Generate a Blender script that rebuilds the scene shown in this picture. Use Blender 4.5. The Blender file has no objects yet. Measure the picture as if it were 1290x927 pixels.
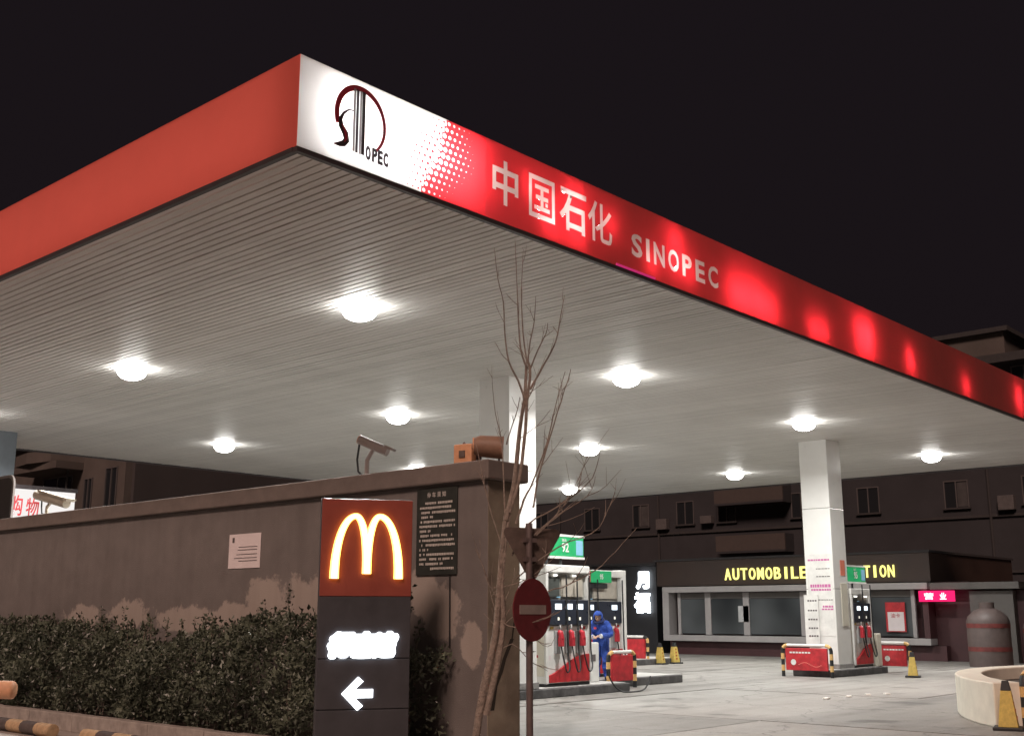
import bpy, bmesh, math, random
from mathutils import Vector, Matrix
R = math.radians
S = bpy.context.scene
COL = S.collection
random.seed(7)

# ------------------------------------------------------------------ camera, sky, sun, exposure
EYE = 1.58
PITCH = R(12.325)
AX = R(41.916)                       # the canopy's front edge runs this far to the right of the view
FPX = 1412.0
cam_d = bpy.data.cameras.new('camera')
cam = bpy.data.objects.new('camera', cam_d); COL.objects.link(cam)
cam_d.sensor_width = 36; cam_d.lens = FPX / 1290 * 36; cam_d.clip_end = 600; cam_d.clip_start = .05
cam.location = (0, 0, EYE)
cam.rotation_euler = (R(90) + PITCH, 0, AX - R(90))
S.camera = cam

SUN_EL, SUN_AZ = R(40), R(24)        # warm street light from behind the camera
w = bpy.data.worlds.new('World'); S.world = w; w.use_nodes = True
nt = w.node_tree; nt.nodes.clear()
sky = nt.nodes.new('ShaderNodeTexSky'); sky.sky_type = 'NISHITA'; sky.sun_disc = False
sky.sun_elevation = R(-4); sky.sun_rotation = R(200)
b1 = nt.nodes.new('ShaderNodeBackground'); b1.inputs[1].default_value = .05
b2 = nt.nodes.new('ShaderNodeBackground'); b2.inputs[0].default_value = (.0088, .0062, .0078, 1)
ad = nt.nodes.new('ShaderNodeAddShader'); ow = nt.nodes.new('ShaderNodeOutputWorld')
nt.links.new(sky.outputs[0], b1.inputs[0]); nt.links.new(b1.outputs[0], ad.inputs[0])
nt.links.new(b2.outputs[0], ad.inputs[1]); nt.links.new(ad.outputs[0], ow.inputs[0])
sd = bpy.data.lights.new('sun', 'SUN'); sun = bpy.data.objects.new('sun', sd); COL.objects.link(sun)
sd.energy = 2.1; sd.color = (1, .70, .58); sd.angle = R(14)
to_sun = Vector((-math.cos(SUN_EL) * math.cos(SUN_AZ), -math.cos(SUN_EL) * math.sin(SUN_AZ), math.sin(SUN_EL)))
sun.rotation_euler = to_sun.to_track_quat('Z', 'Y').to_euler()
S.view_settings.view_transform = 'Standard'; S.view_settings.look = 'None'
S.view_settings.exposure = 0; S.view_settings.gamma = 1
S.cycles.use_denoising = True
S.cycles.max_bounces = 8; S.cycles.sample_clamp_indirect = 6

def at(px, py, D):                   # the point seen at a pixel of the photograph, D metres ahead
    r = (px - 645) / FPX; u = -(py - 463.5) / FPX
    f = math.cos(PITCH) - u * math.sin(PITCH); z = math.sin(PITCH) + u * math.cos(PITCH)
    k = D / f
    fw, rt = D, r * k
    return Vector((fw * math.cos(AX) + rt * math.sin(AX), fw * math.sin(AX) - rt * math.cos(AX), EYE + z * k))

# ------------------------------------------------------------------ materials
MATS = {}
def mat(name, col, rough=.6, metal=0, var=.12, scale=6, bump=0, bscale=60, emit=None, es=0, col2=None, spec=.5, detail=5):
    if name in MATS: return MATS[name]
    m = bpy.data.materials.new(name); m.use_nodes = True; MATS[name] = m
    t = m.node_tree; b = t.nodes['Principled BSDF']
    b.inputs['Roughness'].default_value = rough; b.inputs['Metallic'].default_value = metal
    b.inputs['Specular IOR Level'].default_value = spec
    tc = t.nodes.new('ShaderNodeTexCoord')
    if var or col2:
        n = t.nodes.new('ShaderNodeTexNoise'); n.inputs['Scale'].default_value = scale; n.inputs['Detail'].default_value = detail
        n.inputs['Roughness'].default_value = .65
        t.links.new(tc.outputs['Object'], n.inputs['Vector'])
        r = t.nodes.new('ShaderNodeValToRGB'); r.color_ramp.elements[0].position = .3; r.color_ramp.elements[1].position = .7
        c2 = col2 or col
        r.color_ramp.elements[0].color = tuple(c * (1 - var) for c in col) + (1,)
        r.color_ramp.elements[1].color = tuple(min(1, c * (1 + var)) for c in c2) + (1,)
        t.links.new(n.outputs[0], r.inputs[0]); t.links.new(r.outputs[0], b.inputs['Base Color'])
        rr = t.nodes.new('ShaderNodeMapRange'); rr.inputs[3].default_value = max(0, rough - .12); rr.inputs[4].default_value = min(1, rough + .12)
        t.links.new(n.outputs[0], rr.inputs[0]); t.links.new(rr.outputs[0], b.inputs['Roughness'])
    else:
        b.inputs['Base Color'].default_value = (*col, 1)
    if bump:
        n2 = t.nodes.new('ShaderNodeTexNoise'); n2.inputs['Scale'].default_value = bscale; n2.inputs['Detail'].default_value = 4
        t.links.new(tc.outputs['Object'], n2.inputs['Vector'])
        bp = t.nodes.new('ShaderNodeBump'); bp.inputs['Strength'].default_value = bump; bp.inputs['Distance'].default_value = .02
        t.links.new(n2.outputs[0], bp.inputs['Height']); t.links.new(bp.outputs[0], b.inputs['Normal'])
    if emit:
        b.inputs['Emission Color'].default_value = (*emit, 1); b.inputs['Emission Strength'].default_value = es
    return m

def thin(name, col, trans=.55, var=.06, dcol=None):             # translucent sign film on acrylic
    m = bpy.data.materials.new(name); m.use_nodes = True; MATS[name] = m
    t = m.node_tree; t.nodes.clear()
    o = t.nodes.new('ShaderNodeOutputMaterial'); mx = t.nodes.new('ShaderNodeMixShader'); mx.inputs[0].default_value = trans
    d = t.nodes.new('ShaderNodeBsdfPrincipled'); d.inputs['Roughness'].default_value = .45; tr = t.nodes.new('ShaderNodeBsdfTranslucent')
    n = t.nodes.new('ShaderNodeTexNoise'); n.inputs['Scale'].default_value = 2.2; n.inputs['Detail'].default_value = 6
    tc = t.nodes.new('ShaderNodeTexCoord'); t.links.new(tc.outputs['Object'], n.inputs['Vector'])
    r = t.nodes.new('ShaderNodeValToRGB'); r.color_ramp.elements[0].position = .3; r.color_ramp.elements[1].position = .7
    r.color_ramp.elements[0].color = tuple(c * (1 - var * 2) for c in col) + (1,); r.color_ramp.elements[1].color = tuple(min(1, c * (1 + var)) for c in col) + (1,)
    t.links.new(n.outputs[0], r.inputs[0])
    t.links.new(r.outputs[0], d.inputs['Base Color']); t.links.new(r.outputs[0], tr.inputs[0])
    t.links.new(d.outputs[0], mx.inputs[1]); t.links.new(tr.outputs[0], mx.inputs[2]); t.links.new(mx.outputs[0], o.inputs[0])
    m['ramp'] = r.name
    if dcol:
        t.links.remove(d.inputs['Base Color'].links[0]); d.inputs['Base Color'].default_value = (*dcol, 1)
    return m

def glow(name, col, s):
    m = bpy.data.materials.new(name); m.use_nodes = True; MATS[name] = m
    t = m.node_tree; t.nodes.clear()
    e = t.nodes.new('ShaderNodeEmission'); e.inputs[0].default_value = (*col, 1); e.inputs[1].default_value = s
    o = t.nodes.new('ShaderNodeOutputMaterial'); t.links.new(e.outputs[0], o.inputs[0])
    return m

def glass(name, col=(.02, .022, .025)):
    return mat(name, col, rough=.08, var=0, spec=.6)

M = dict(
    asphalt=mat('asphalt', (.05, .046, .044), .85, var=.3, scale=3, bump=.5, bscale=160),
    joint=mat('joint', (.07, .066, .06), .9, var=.2, scale=9),
    paving=mat('paving', (.36, .32, .29), .85, var=.2, scale=2, bump=.3, bscale=120),
    kerb=mat('kerb_stone', (.36, .32, .29), .85, var=.28, scale=5, bump=.4, bscale=80),
    slat=mat('ceiling_slat', (.66, .645, .62), .5, var=.05, scale=.5, spec=.25),
    dark=mat('dark_void', (.015, .015, .015), .9, var=.1),
    trim=mat('dark_trim', (.05, .04, .042), .5, var=.2),
    inner=mat('sign_box_inside', (.10, .10, .10), .8, var=.1),
    pillar=mat('pillar_cladding', (.80, .79, .76), .32, var=.05, scale=1.5, spec=.5),
    pillargrey=mat('pillar_grey', (.15, .17, .19), .5, var=.08),
    red=mat('red_panel', (.46, .02, .026), .45, var=.32, scale=5),
    white=mat('white_metal', (.74, .73, .70), .42, var=.13, scale=3.5),
    cream=mat('cream_panel', (.68, .64, .54), .45, var=.06, scale=3),
    black=mat('black_rubber', (.015, .015, .016), .55, var=.2),
    steel=mat('grey_steel', (.33, .32, .31), .45, metal=.4, var=.2, scale=12),
    yellow=mat('yellow_paint', (.56, .41, .10), .55, var=.18, scale=20),
    yband=mat('amber_band', (.68, .42, .16), .55, var=.2, scale=30),
    totem=mat('totem_charcoal', (.055, .055, .062), .4, var=.15, scale=4),
    totemred=mat('totem_red', (.27, .06, .042), .42, var=.1, scale=4),
    blue=mat('blue_cloth', (.036, .088, .40), .9, var=.35, scale=14, bump=.5, bscale=30),
    navy=mat('navy_cloth', (.02, .03, .10), .9, var=.3, scale=14),
    skin=mat('skin', (.55, .33, .24), .55, var=.08, scale=20),
    bark=mat('bark', (.26, .21, .175), .9, var=.35, scale=18, bump=.8, bscale=60),
    leaf=mat('hedge_leaf', (.044, .060, .040), .42, var=.6, scale=2.2, col2=(.095, .108, .076)),
    soil=mat('soil', (.05, .038, .03), .95, var=.3, scale=8),
    plaster=mat('apartment_plaster', (.034, .032, .036), .9, var=.22, scale=.6),
    plaster2=mat('apartment_beige', (.095, .078, .070), .9, var=.2, scale=.6),
    roofm=mat('roof_concrete', (.042, .038, .039), .9, var=.2),
    glassd=glass('dark_glass'),
    shopred=mat('shop_dark_red', (.062, .022, .024), .55, var=.2, scale=2),
    shopgrey=mat('shop_grey_panel', (.12, .108, .10), .6, var=.12, scale=2),
    frame=mat('shop_white_frame', (.36, .335, .33), .55, var=.1, scale=2),
    orange=mat('orange_light_tint', (.66, .34, .19), .55, var=.15, scale=10),  # warm street light painted into the colour of housings and barrier arm
    camgrey=mat('camera_grey', (.40, .35, .33), .5, var=.1),
    camwhite=mat('camera_offwhite', (.62, .58, .48), .5, var=.1),
    paper=mat('paper', (.74, .66, .66), .8, var=.04),
    ink=mat('ink', (.12, .10, .10), .8, var=0),
    pinkink=mat('pink_ink', (.55, .15, .35), .8, var=0),
    board=mat('black_board', (.030, .034, .030), .55, var=.3, scale=8),
    chalk=mat('white_lettering', (.55, .52, .48), .7, var=.1),
    green=mat('green_sign', (.02, .28, .11), .4, var=.08),
    lightblue=mat('light_blue_print', (.25, .50, .70), .4, var=.05),
    noentry=mat('no_entry_red', (.145, .022, .027), .45, var=.2, scale=9),
    noentrybar=mat('faded_white_bar', (.32, .27, .25), .5, var=.15, scale=9),
    signback=mat('sign_back', (.14, .105, .09), .6, metal=.2, var=.25, scale=9),
    pole=mat('sign_pole', (.15, .115, .11), .5, metal=.3, var=.2, scale=9),
    planter=mat('white_concrete', (.72, .68, .58), .8, var=.1, scale=3, bump=.2, bscale=90),
    drum=mat('drum_white', (.085, .060, .055), .6, var=.15),
)
L = dict(
    lamp=glow('canopy_lamp_light', (1, .985, .95), 36),
    tube=glow('sign_tube_light', (1, .96, .94), 75),
    tube2=glow('sign_tube_red_light', (1, .66, .66), 62),
    arch=glow('arch_light', (1, .68, .14), 4.2),
    archcore=glow('arch_core_light', (1, .92, .55), 3.5),
    word=glow('white_word_light', (.93, .96, 1), 5),
    neon=glow('neon_white_light', (.85, .93, 1), 5),
    autow=glow('yellow_letter_light', (1, .93, .26), 1.6),
    led=glow('led_red_light', (1, .02, .16), 1.2),
    ledw=glow('led_white_light', (1, .85, .9), 2.0),
    digits=glow('display_light', (.8, .92, 1), 2.2),
    shop=glow('shop_sign_light', (1, .96, .93), .95),
    spill=glow('small_lamp_light', (1, .97, .9), 3),
)

def slat_grime():
    m = M['slat']; t = m.node_tree; b = t.nodes['Principled BSDF']; src = b.inputs['Base Color'].links[0].from_socket
    oi = t.nodes.new('ShaderNodeObjectInfo'); r = t.nodes.new('ShaderNodeMapRange'); r.inputs[3].default_value = .93; r.inputs[4].default_value = 1.03; t.links.new(oi.outputs['Random'], r.inputs[0])
    g = t.nodes.new('ShaderNodeNewGeometry'); n = t.nodes.new('ShaderNodeTexNoise'); n.inputs['Scale'].default_value = .5; n.inputs['Detail'].default_value = 7; n.inputs['Roughness'].default_value = .7; t.links.new(g.outputs['Position'], n.inputs['Vector'])
    r2 = t.nodes.new('ShaderNodeMapRange'); r2.inputs[1].default_value = .3; r2.inputs[2].default_value = .6; r2.inputs[3].default_value = .90; r2.inputs[4].default_value = 1; t.links.new(n.outputs[0], r2.inputs[0])
    k = t.nodes.new('ShaderNodeMath'); k.operation = 'MULTIPLY'; t.links.new(r.outputs[0], k.inputs[0]); t.links.new(r2.outputs[0], k.inputs[1])
    x = t.nodes.new('ShaderNodeMixRGB'); x.blend_type = 'MULTIPLY'; x.inputs[0].default_value = 1; t.links.new(src, x.inputs[1]); t.links.new(k.outputs[0], x.inputs[2]); t.links.new(x.outputs[0], b.inputs['Base Color'])
slat_grime()
# ------------------------------------------------------------------ mesh helpers
class MB:
    def __init__(s): s.bm = bmesh.new()
    def box(s, x0, x1, y0, y1, z0, z1):
        v = [s.bm.verts.new(p) for p in ((x0,y0,z0),(x1,y0,z0),(x1,y1,z0),(x0,y1,z0),(x0,y0,z1),(x1,y0,z1),(x1,y1,z1),(x0,y1,z1))]
        for f in ((0,3,2,1),(4,5,6,7),(0,1,5,4),(1,2,6,5),(2,3,7,6),(3,0,4,7)): s.bm.faces.new([v[i] for i in f])
        return s
    def quad(s, *ps):
        s.bm.faces.new([s.bm.verts.new(p) for p in ps]); return s
    def prism(s, pts, axis, a0, a1):              # polygon in the two other axes, extruded along axis
        def mk(p, a):
            q = list(p); q.insert(axis, a); return s.bm.verts.new(q)
        A = [mk(p, a0) for p in pts]; B = [mk(p, a1) for p in pts]
        s.bm.faces.new(A); s.bm.faces.new(B[::-1]); n = len(pts)
        for i in range(n): s.bm.faces.new((A[i], B[i], B[(i+1) % n], A[(i+1) % n]))
        return s
    def tube(s, pts, rad, n=8, cap=True):
        pts = [Vector(p) for p in pts]; rs = rad if isinstance(rad, (list, tuple)) else [rad] * len(pts)
        rings = []; up = None
        for i, p in enumerate(pts):
            d = (pts[min(i+1, len(pts)-1)] - pts[max(i-1, 0)]).normalized()
            if up is None: up = Vector((0, 0, 1)) if abs(d.z) < .9 else Vector((1, 0, 0))
            a = d.cross(up).normalized(); b = a.cross(d).normalized(); up = b
            rings.append([s.bm.verts.new(p + (a * math.cos(t) + b * math.sin(t)) * rs[i]) for t in [2*math.pi*k/n for k in range(n)]])
        for q, r in zip(rings, rings[1:]):
            for k in range(n): s.bm.faces.new((q[k], q[(k+1) % n], r[(k+1) % n], r[k]))
        if cap and n > 2: s.bm.faces.new(rings[0][::-1]); s.bm.faces.new(rings[-1])
        return s
    def lathe(s, prof, c=(0,0,0), n=20):          # (radius, z) profile round a vertical axis
        c = Vector(c); rings = []
        for r, z in prof:
            rings.append([s.bm.verts.new(c + Vector((r*math.cos(2*math.pi*k/n), r*math.sin(2*math.pi*k/n), z))) for k in range(n)])
        for q, r in zip(rings, rings[1:]):
            for k in range(n): s.bm.faces.new((q[k], q[(k+1) % n], r[(k+1) % n], r[k]))
        s.bm.faces.new(rings[0][::-1]); s.bm.faces.new(rings[-1])
        return s
    def ball(s, c, r, sc=(1,1,1), seg=14, rot=None):
        m = Matrix.Translation(c) @ (rot or Matrix()) @ Matrix.Diagonal((*sc, 1))
        bmesh.ops.create_uvsphere(s.bm, u_segments=seg, v_segments=max(6, seg*2//3), radius=r, matrix=m); return s
    def build(s, name, m, parent=None, smooth=False, bevel=0, loc=None, rot=None):
        me = bpy.data.meshes.new(name)
        bmesh.ops.recalc_face_normals(s.bm, faces=s.bm.faces)
        s.bm.to_mesh(me); s.bm.free()
        o = obj(name, me, m, parent, loc, rot)
        if smooth:
            for p in me.polygons: p.use_smooth = True
            if hasattr(me, 'set_sharp_from_angle'): me.set_sharp_from_angle(angle=R(40))
        if bevel:
            b = o.modifiers.new('edge', 'BEVEL'); b.width = bevel; b.segments = 2; b.limit_method = 'ANGLE'
        return o

def obj(name, me, m=None, parent=None, loc=None, rot=None):
    if m is not None:
        me.materials.clear(); me.materials.append(m)
    o = bpy.data.objects.new(name, me); COL.objects.link(o)
    if parent: o.parent = parent
    if loc is not None: o.location = loc
    if rot is not None: o.rotation_euler = rot
    return o
def tag(o, label=None, cat=None, group=None, kind=None):
    if label: o['label'] = label
    if cat: o['category'] = cat
    if group: o['group'] = group
    if kind: o['kind'] = kind
    return o
def thing(name, label, cat, loc=(0,0,0), rz=0, group=None):
    e = bpy.data.objects.new(name, None); COL.objects.link(e); e.empty_display_size = .2
    e.location = loc; e.rotation_euler = (0, 0, rz)
    return tag(e, label, cat, group)
def copy_tree(o, parent=None):
    c = o.copy(); COL.objects.link(c); c.parent = parent
    for ch in list(o.children): copy_tree(ch, c)
    return c
TXT = {}
def text_mesh(s, size, extrude=.01, offset=0, shear=0, align='CENTER', spacing=1.0):
    k = (s, size, extrude, offset, shear, spacing)
    if k in TXT: return TXT[k]
    cu = bpy.data.curves.new('t', 'FONT'); cu.body = s; cu.size = size; cu.extrude = extrude; cu.offset = offset
    cu.shear = shear; cu.space_character = spacing; cu.resolution_u = 3
    o = bpy.data.objects.new('t', cu); COL.objects.link(o)
    dg = bpy.context.evaluated_depsgraph_get(); dg.update()
    me = bpy.data.meshes.new_from_object(o.evaluated_get(dg))
    bpy.data.objects.remove(o); bpy.data.curves.remove(cu)
    if len(me.vertices):
        xs = [v.co.x for v in me.vertices]; ys = [v.co.y for v in me.vertices]
        c = Vector(((min(xs)+max(xs))/2, (min(ys)+max(ys))/2, 0))
        for v in me.vertices: v.co -= c
        me['w'] = max(xs) - min(xs); me['h'] = max(ys) - min(ys)
    TXT[k] = me
    return me
def bold(me, d, n=8):                # heavier strokes: the outline repeated round a small ring
    bm = bmesh.new()
    for k in range(n+1):
        b2_ = me.copy(); a = 2*math.pi*k/n
        for v in b2_.vertices:
            if k < n: v.co.x += d*math.cos(a); v.co.y += d*math.sin(a); v.co.z += .0006*k
            else: v.co.z += .0006*k
        bm.from_mesh(b2_); bpy.data.meshes.remove(b2_)
    bm.to_mesh(me); bm.free(); return me
def text(name, s, m, loc, rot, h, width=None, extrude=.01, offset=0, shear=0, parent=None, spacing=1.0):
    me = text_mesh(s, 1.0, extrude / h, offset, shear, spacing=spacing).copy()
    sy = h / me['h']; sx = (width / me['w']) if width else sy
    for v in me.vertices: v.co.x *= sx; v.co.y *= sy; v.co.z *= h
    return obj(name, me, m, parent, loc, rot)
FACE_Y = (R(90), 0, 0)               # lettering that faces -Y
FACE_X = (R(90), 0, R(-90))          # lettering that faces -X

# ------------------------------------------------------------------ ground
tag(MB().quad((-150,-150,-.03),(260,-150,-.03),(260,260,-.03),(-150,260,-.03)).build('ground', M['asphalt']), 'dark asphalt ground reaching out to the horizon', None, None, 'structure')
fc = tag(MB().quad((9.75,-14,-.012),(56,-14,-.012),(56,50,-.012),(9.75,50,-.012)).build('forecourt', M['joint']), 'pale concrete forecourt of the petrol station', None, None, 'structure')

def concrete():
    m = bpy.data.materials.new('forecourt_concrete'); m.use_nodes = True
    t = m.node_tree; b = t.nodes['Principled BSDF']
    g = t.nodes.new('ShaderNodeNewGeometry')
    def noise(sc, det, rough=.6):
        n = t.nodes.new('ShaderNodeTexNoise'); n.inputs['Scale'].default_value = sc; n.inputs['Detail'].default_value = det; n.inputs['Roughness'].default_value = rough
        t.links.new(g.outputs['Position'], n.inputs['Vector']); return n
    def ramp(src, a, c0, d, c1):
        r = t.nodes.new('ShaderNodeValToRGB'); r.color_ramp.elements[0].position = a; r.color_ramp.elements[1].position = d
        r.color_ramp.elements[0].color = (*c0, 1); r.color_ramp.elements[1].color = (*c1, 1); t.links.new(src, r.inputs[0]); return r
    def mul(a, b_, f=1):
        x = t.nodes.new('ShaderNodeMixRGB'); x.blend_type = 'MULTIPLY'; x.inputs[0].default_value = f; t.links.new(a, x.inputs[1]); t.links.new(b_, x.inputs[2]); return x
    n1 = noise(.35, 8, .7); n2 = noise(2.2, 8, .7); n3 = noise(28, 3)
    base = ramp(n1.outputs[0], .3, (.225, .215, .20), .72, (.335, .325, .305))
    st = ramp(n2.outputs[0], .33, (.52, .50, .48), .52, (1, 1, 1))
    gr = ramp(n3.outputs[0], .3, (.86, .86, .86), .7, (1.08, 1.08, 1.08))
    vo = t.nodes.new('ShaderNodeTexVoronoi'); vo.feature = 'DISTANCE_TO_EDGE'; vo.inputs['Scale'].default_value = .22
    wv = t.nodes.new('ShaderNodeMixRGB'); wv.blend_type = 'ADD'; wv.inputs[0].default_value = 1.6
    n4 = noise(1.1, 5); t.links.new(g.outputs['Position'], wv.inputs[1]); t.links.new(n4.outputs[1], wv.inputs[2]); t.links.new(wv.outputs[0], vo.inputs['Vector'])
    cr = ramp(vo.outputs['Distance'], .0, (.3, .28, .27), .0045, (1, 1, 1))
    oi = t.nodes.new('ShaderNodeObjectInfo'); ov = ramp(oi.outputs['Random'], 0, (.80, .80, .79), 1, (1.1, 1.09, 1.08))
    sc_ = t.nodes.new('ShaderNodeMapping'); sc_.inputs['Scale'].default_value = (.12, 1.5, 1); t.links.new(g.outputs['Position'], sc_.inputs[0])
    tn = t.nodes.new('ShaderNodeTexNoise'); tn.inputs['Scale'].default_value = 1.0; tn.inputs['Detail'].default_value = 5; t.links.new(sc_.outputs[0], tn.inputs['Vector'])
    ty = ramp(tn.outputs[0], .36, (.72, .71, .70), .52, (1, 1, 1))
    ol = noise(.75, 4, .5); oil = ramp(ol.outputs[0], .31, (.36, .35, .34), .39, (1, 1, 1))
    base = mul(base.outputs[0], ty.outputs[0], .8); base = mul(base.outputs[0], oil.outputs[0], .8)
    a = mul(base.outputs[0], st.outputs[0], .8); a = mul(a.outputs[0], gr.outputs[0]); a = mul(a.outputs[0], cr.outputs[0], .8); a = mul(a.outputs[0], ov.outputs[0])
    t.links.new(a.outputs[0], b.inputs['Base Color'])
    rr = t.nodes.new('ShaderNodeMapRange'); rr.inputs[1].default_value = .3; rr.inputs[2].default_value = .7; rr.inputs[3].default_value = .42; rr.inputs[4].default_value = .8
    t.links.new(n2.outputs[0], rr.inputs[0]); t.links.new(rr.outputs[0], b.inputs['Roughness'])
    bp = t.nodes.new('ShaderNodeBump'); bp.inputs['Strength'].default_value = .25; bp.inputs['Distance'].default_value = .01
    t.links.new(n3.outputs[0], bp.inputs['Height']); t.links.new(bp.outputs[0], b.inputs['Normal'])
    return m
M['concrete'] = concrete()
SX, SY = 5.9, 4.4
slab = MB().box(-SX/2+.018, SX/2-.018, -SY/2+.018, SY/2-.018, -.05, 0)
slab = slab.build('concrete_slab', M['concrete'], fc); bpy.data.objects.remove(slab.copy())
first = True
xi = [15.63 - SX + SX*i + SX/2 for i in range(0, 7)]; yi = [9.02 + SY*j + SY/2 for j in range(-6, 9)]
for x in xi:
    for y in yi:
        o = slab if first else slab.copy()
        if not first: COL.objects.link(o); o.parent = fc
        first = False
        o.location = (x, y, random.uniform(-.004, .003))
pav = tag(MB().quad((-14,-14,-.018),(9.74,-14,-.018),(9.74,40,-.018),(-14,40,-.018)).build('pavement', M['paving']), 'warm lit pavement running along the hedge kerb', None, None, 'structure')

# ------------------------------------------------------------------ canopy
Z0 = 6.13; ZT = 7.13; X0, X1, Y0, Y1 = 6.34, 36.6, 8.58, 31.4
can = thing('petrol_station_canopy', 'huge flat red canopy with slatted grey ceiling and lit lettering along its edge', 'canopy', (X0, Y0, 0))
CO = Vector((X0, Y0, 0))
def cpart(mb, name, m, parent=can, **k):
    return mb.build(name, m, parent, **k)
W_, D_ = X1 - X0, Y1 - Y0           # all canopy parts in coordinates from the near corner
cpart(MB().box(.5, W_-.5, .5, D_-.5, Z0+.06, ZT-.12), 'roof_box', M['dark'])
cpart(MB().box(.02, W_-.02, .02, D_-.02, ZT-.03, ZT-.005), 'roof_sheet', M['trim'])
for a in ((0, W_, -.012, .05), (0, W_, D_-.05, D_+.012)):
    cpart(MB().box(a[0], a[1], a[2], a[3], Z0-.055, Z0-.002), 'edge_trim', M['trim'])
for a in ((-.012, .05, .052, D_-.052), (W_-.05, W_+.012, .052, D_-.052)):
    cpart(MB().box(a[0], a[1], a[2], a[3], Z0-.055, Z0-.002), 'edge_trim', M['trim'])
pitch = .128; ns = int((W_-.12) / pitch); sl = None
for i in range(ns):
    if sl is None:
        me = bpy.data.meshes.new('ceiling_slat'); bm = bmesh.new()
        prof = [(0, .03), (0, .004), (.006, 0), (pitch-.026, 0), (pitch-.020, .004), (pitch-.020, .03)]
        A = [bm.verts.new((x, .06, z)) for x, z in prof]; B = [bm.verts.new((x, D_-.06, z)) for x, z in prof]
        for k in range(len(prof)-1): bm.faces.new((A[k], A[k+1], B[k+1], B[k]))
        bmesh.ops.recalc_face_normals(bm, faces=bm.faces); bm.to_mesh(me); bm.free()
        sl = obj('ceiling_slat', me, M['slat'], can)
        o = sl
    else:
        o = sl.copy(); COL.objects.link(o); o.parent = can
    o.location = (.06 + i*pitch, 0, Z0 - .012 + random.uniform(-.004, .003))
# fascias: sign boxes with tubes inside
redf = thin('red_sign_film', (.74, .024, .036), .5, dcol=(.52, .13, .115))
redside = thin('red_side_film', (.85, .15, .115), .38, var=.015)
whitef = thin('white_sign_film', (.85, .84, .82), .55, var=.02)
def dots_film():
    m = thin('dotted_sign_film', (.85, .84, .82), .55, var=.02); t = m.node_tree
    rp = t.nodes[m['ramp']]
    tc = t.nodes.new('ShaderNodeTexCoord'); sp = t.nodes.new('ShaderNodeSeparateXYZ'); t.links.new(tc.outputs['Object'], sp.inputs[0])
    def ma(op, a, b=None, c=None):
        n = t.nodes.new('ShaderNodeMath'); n.operation = op
        for i, v in enumerate((a, b, c)):
            if v is None: continue
            if isinstance(v, (int, float)): n.inputs[i].default_value = v
            else: t.links.new(v, n.inputs[i])
        return n.outputs[0]
    u = sp.outputs[0]; v = ma('SUBTRACT', sp.outputs[2], Z0)          # along the edge from the corner, height 0..1
    P_ = .083
    rv = ma('FLOOR', ma('DIVIDE', v, P_)); vc = ma('MULTIPLY', ma('ADD', rv, .5), P_)
    slant = ma('ADD', 1.69, ma('MULTIPLY', vc, .42))                   # boundary line white -> red
    dx = ma('SUBTRACT', u, slant); ki = ma('FLOOR', ma('DIVIDE', dx, P_)); kc = ma('MULTIPLY', ma('ADD', ki, .5), P_)
    dist = ma('SQRT', ma('ADD', ma('POWER', ma('SUBTRACT', dx, kc), 2), ma('POWER', ma('SUBTRACT', v, vc), 2)))
    vm = ma('ABSOLUTE', ma('SUBTRACT', vc, .5))
    rr = ma('SUBTRACT', ma('SUBTRACT', .044, ma('MULTIPLY', ma('ABSOLUTE', kc), .062)), ma('MULTIPLY', vm, .038))
    side = ma('GREATER_THAN', dx, 0)
    rr = ma('MULTIPLY', rr, ma('ADD', .55, ma('MULTIPLY', side, .42)))
    dot = ma('LESS_THAN', dist, rr)
    isred = ma('ABSOLUTE', ma('SUBTRACT', side, dot))                  # xor
    mx = t.nodes.new('ShaderNodeMixRGB'); t.links.new(isred, mx.inputs[0]); t.links.new(rp.outputs[0], mx.inputs[1]); mx.inputs[2].default_value = (.74, .035, .045, 1)
    for n in t.nodes:
        if n.type in ('BSDF_PRINCIPLED', 'BSDF_TRANSLUCENT'): t.links.new(mx.outputs[0], n.inputs[0])
    return m
dotf = dots_film()
def fpanel(x0, x1, m, name='fascia_panel'):
    return cpart(MB().quad((x0,0,Z0),(x1,0,Z0),(x1,0,ZT),(x0,0,ZT)), name, m)
pA = fpanel(0, 2.75, dotf); tag(pA, 'white lit panel with logo and dotted change to red')
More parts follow.
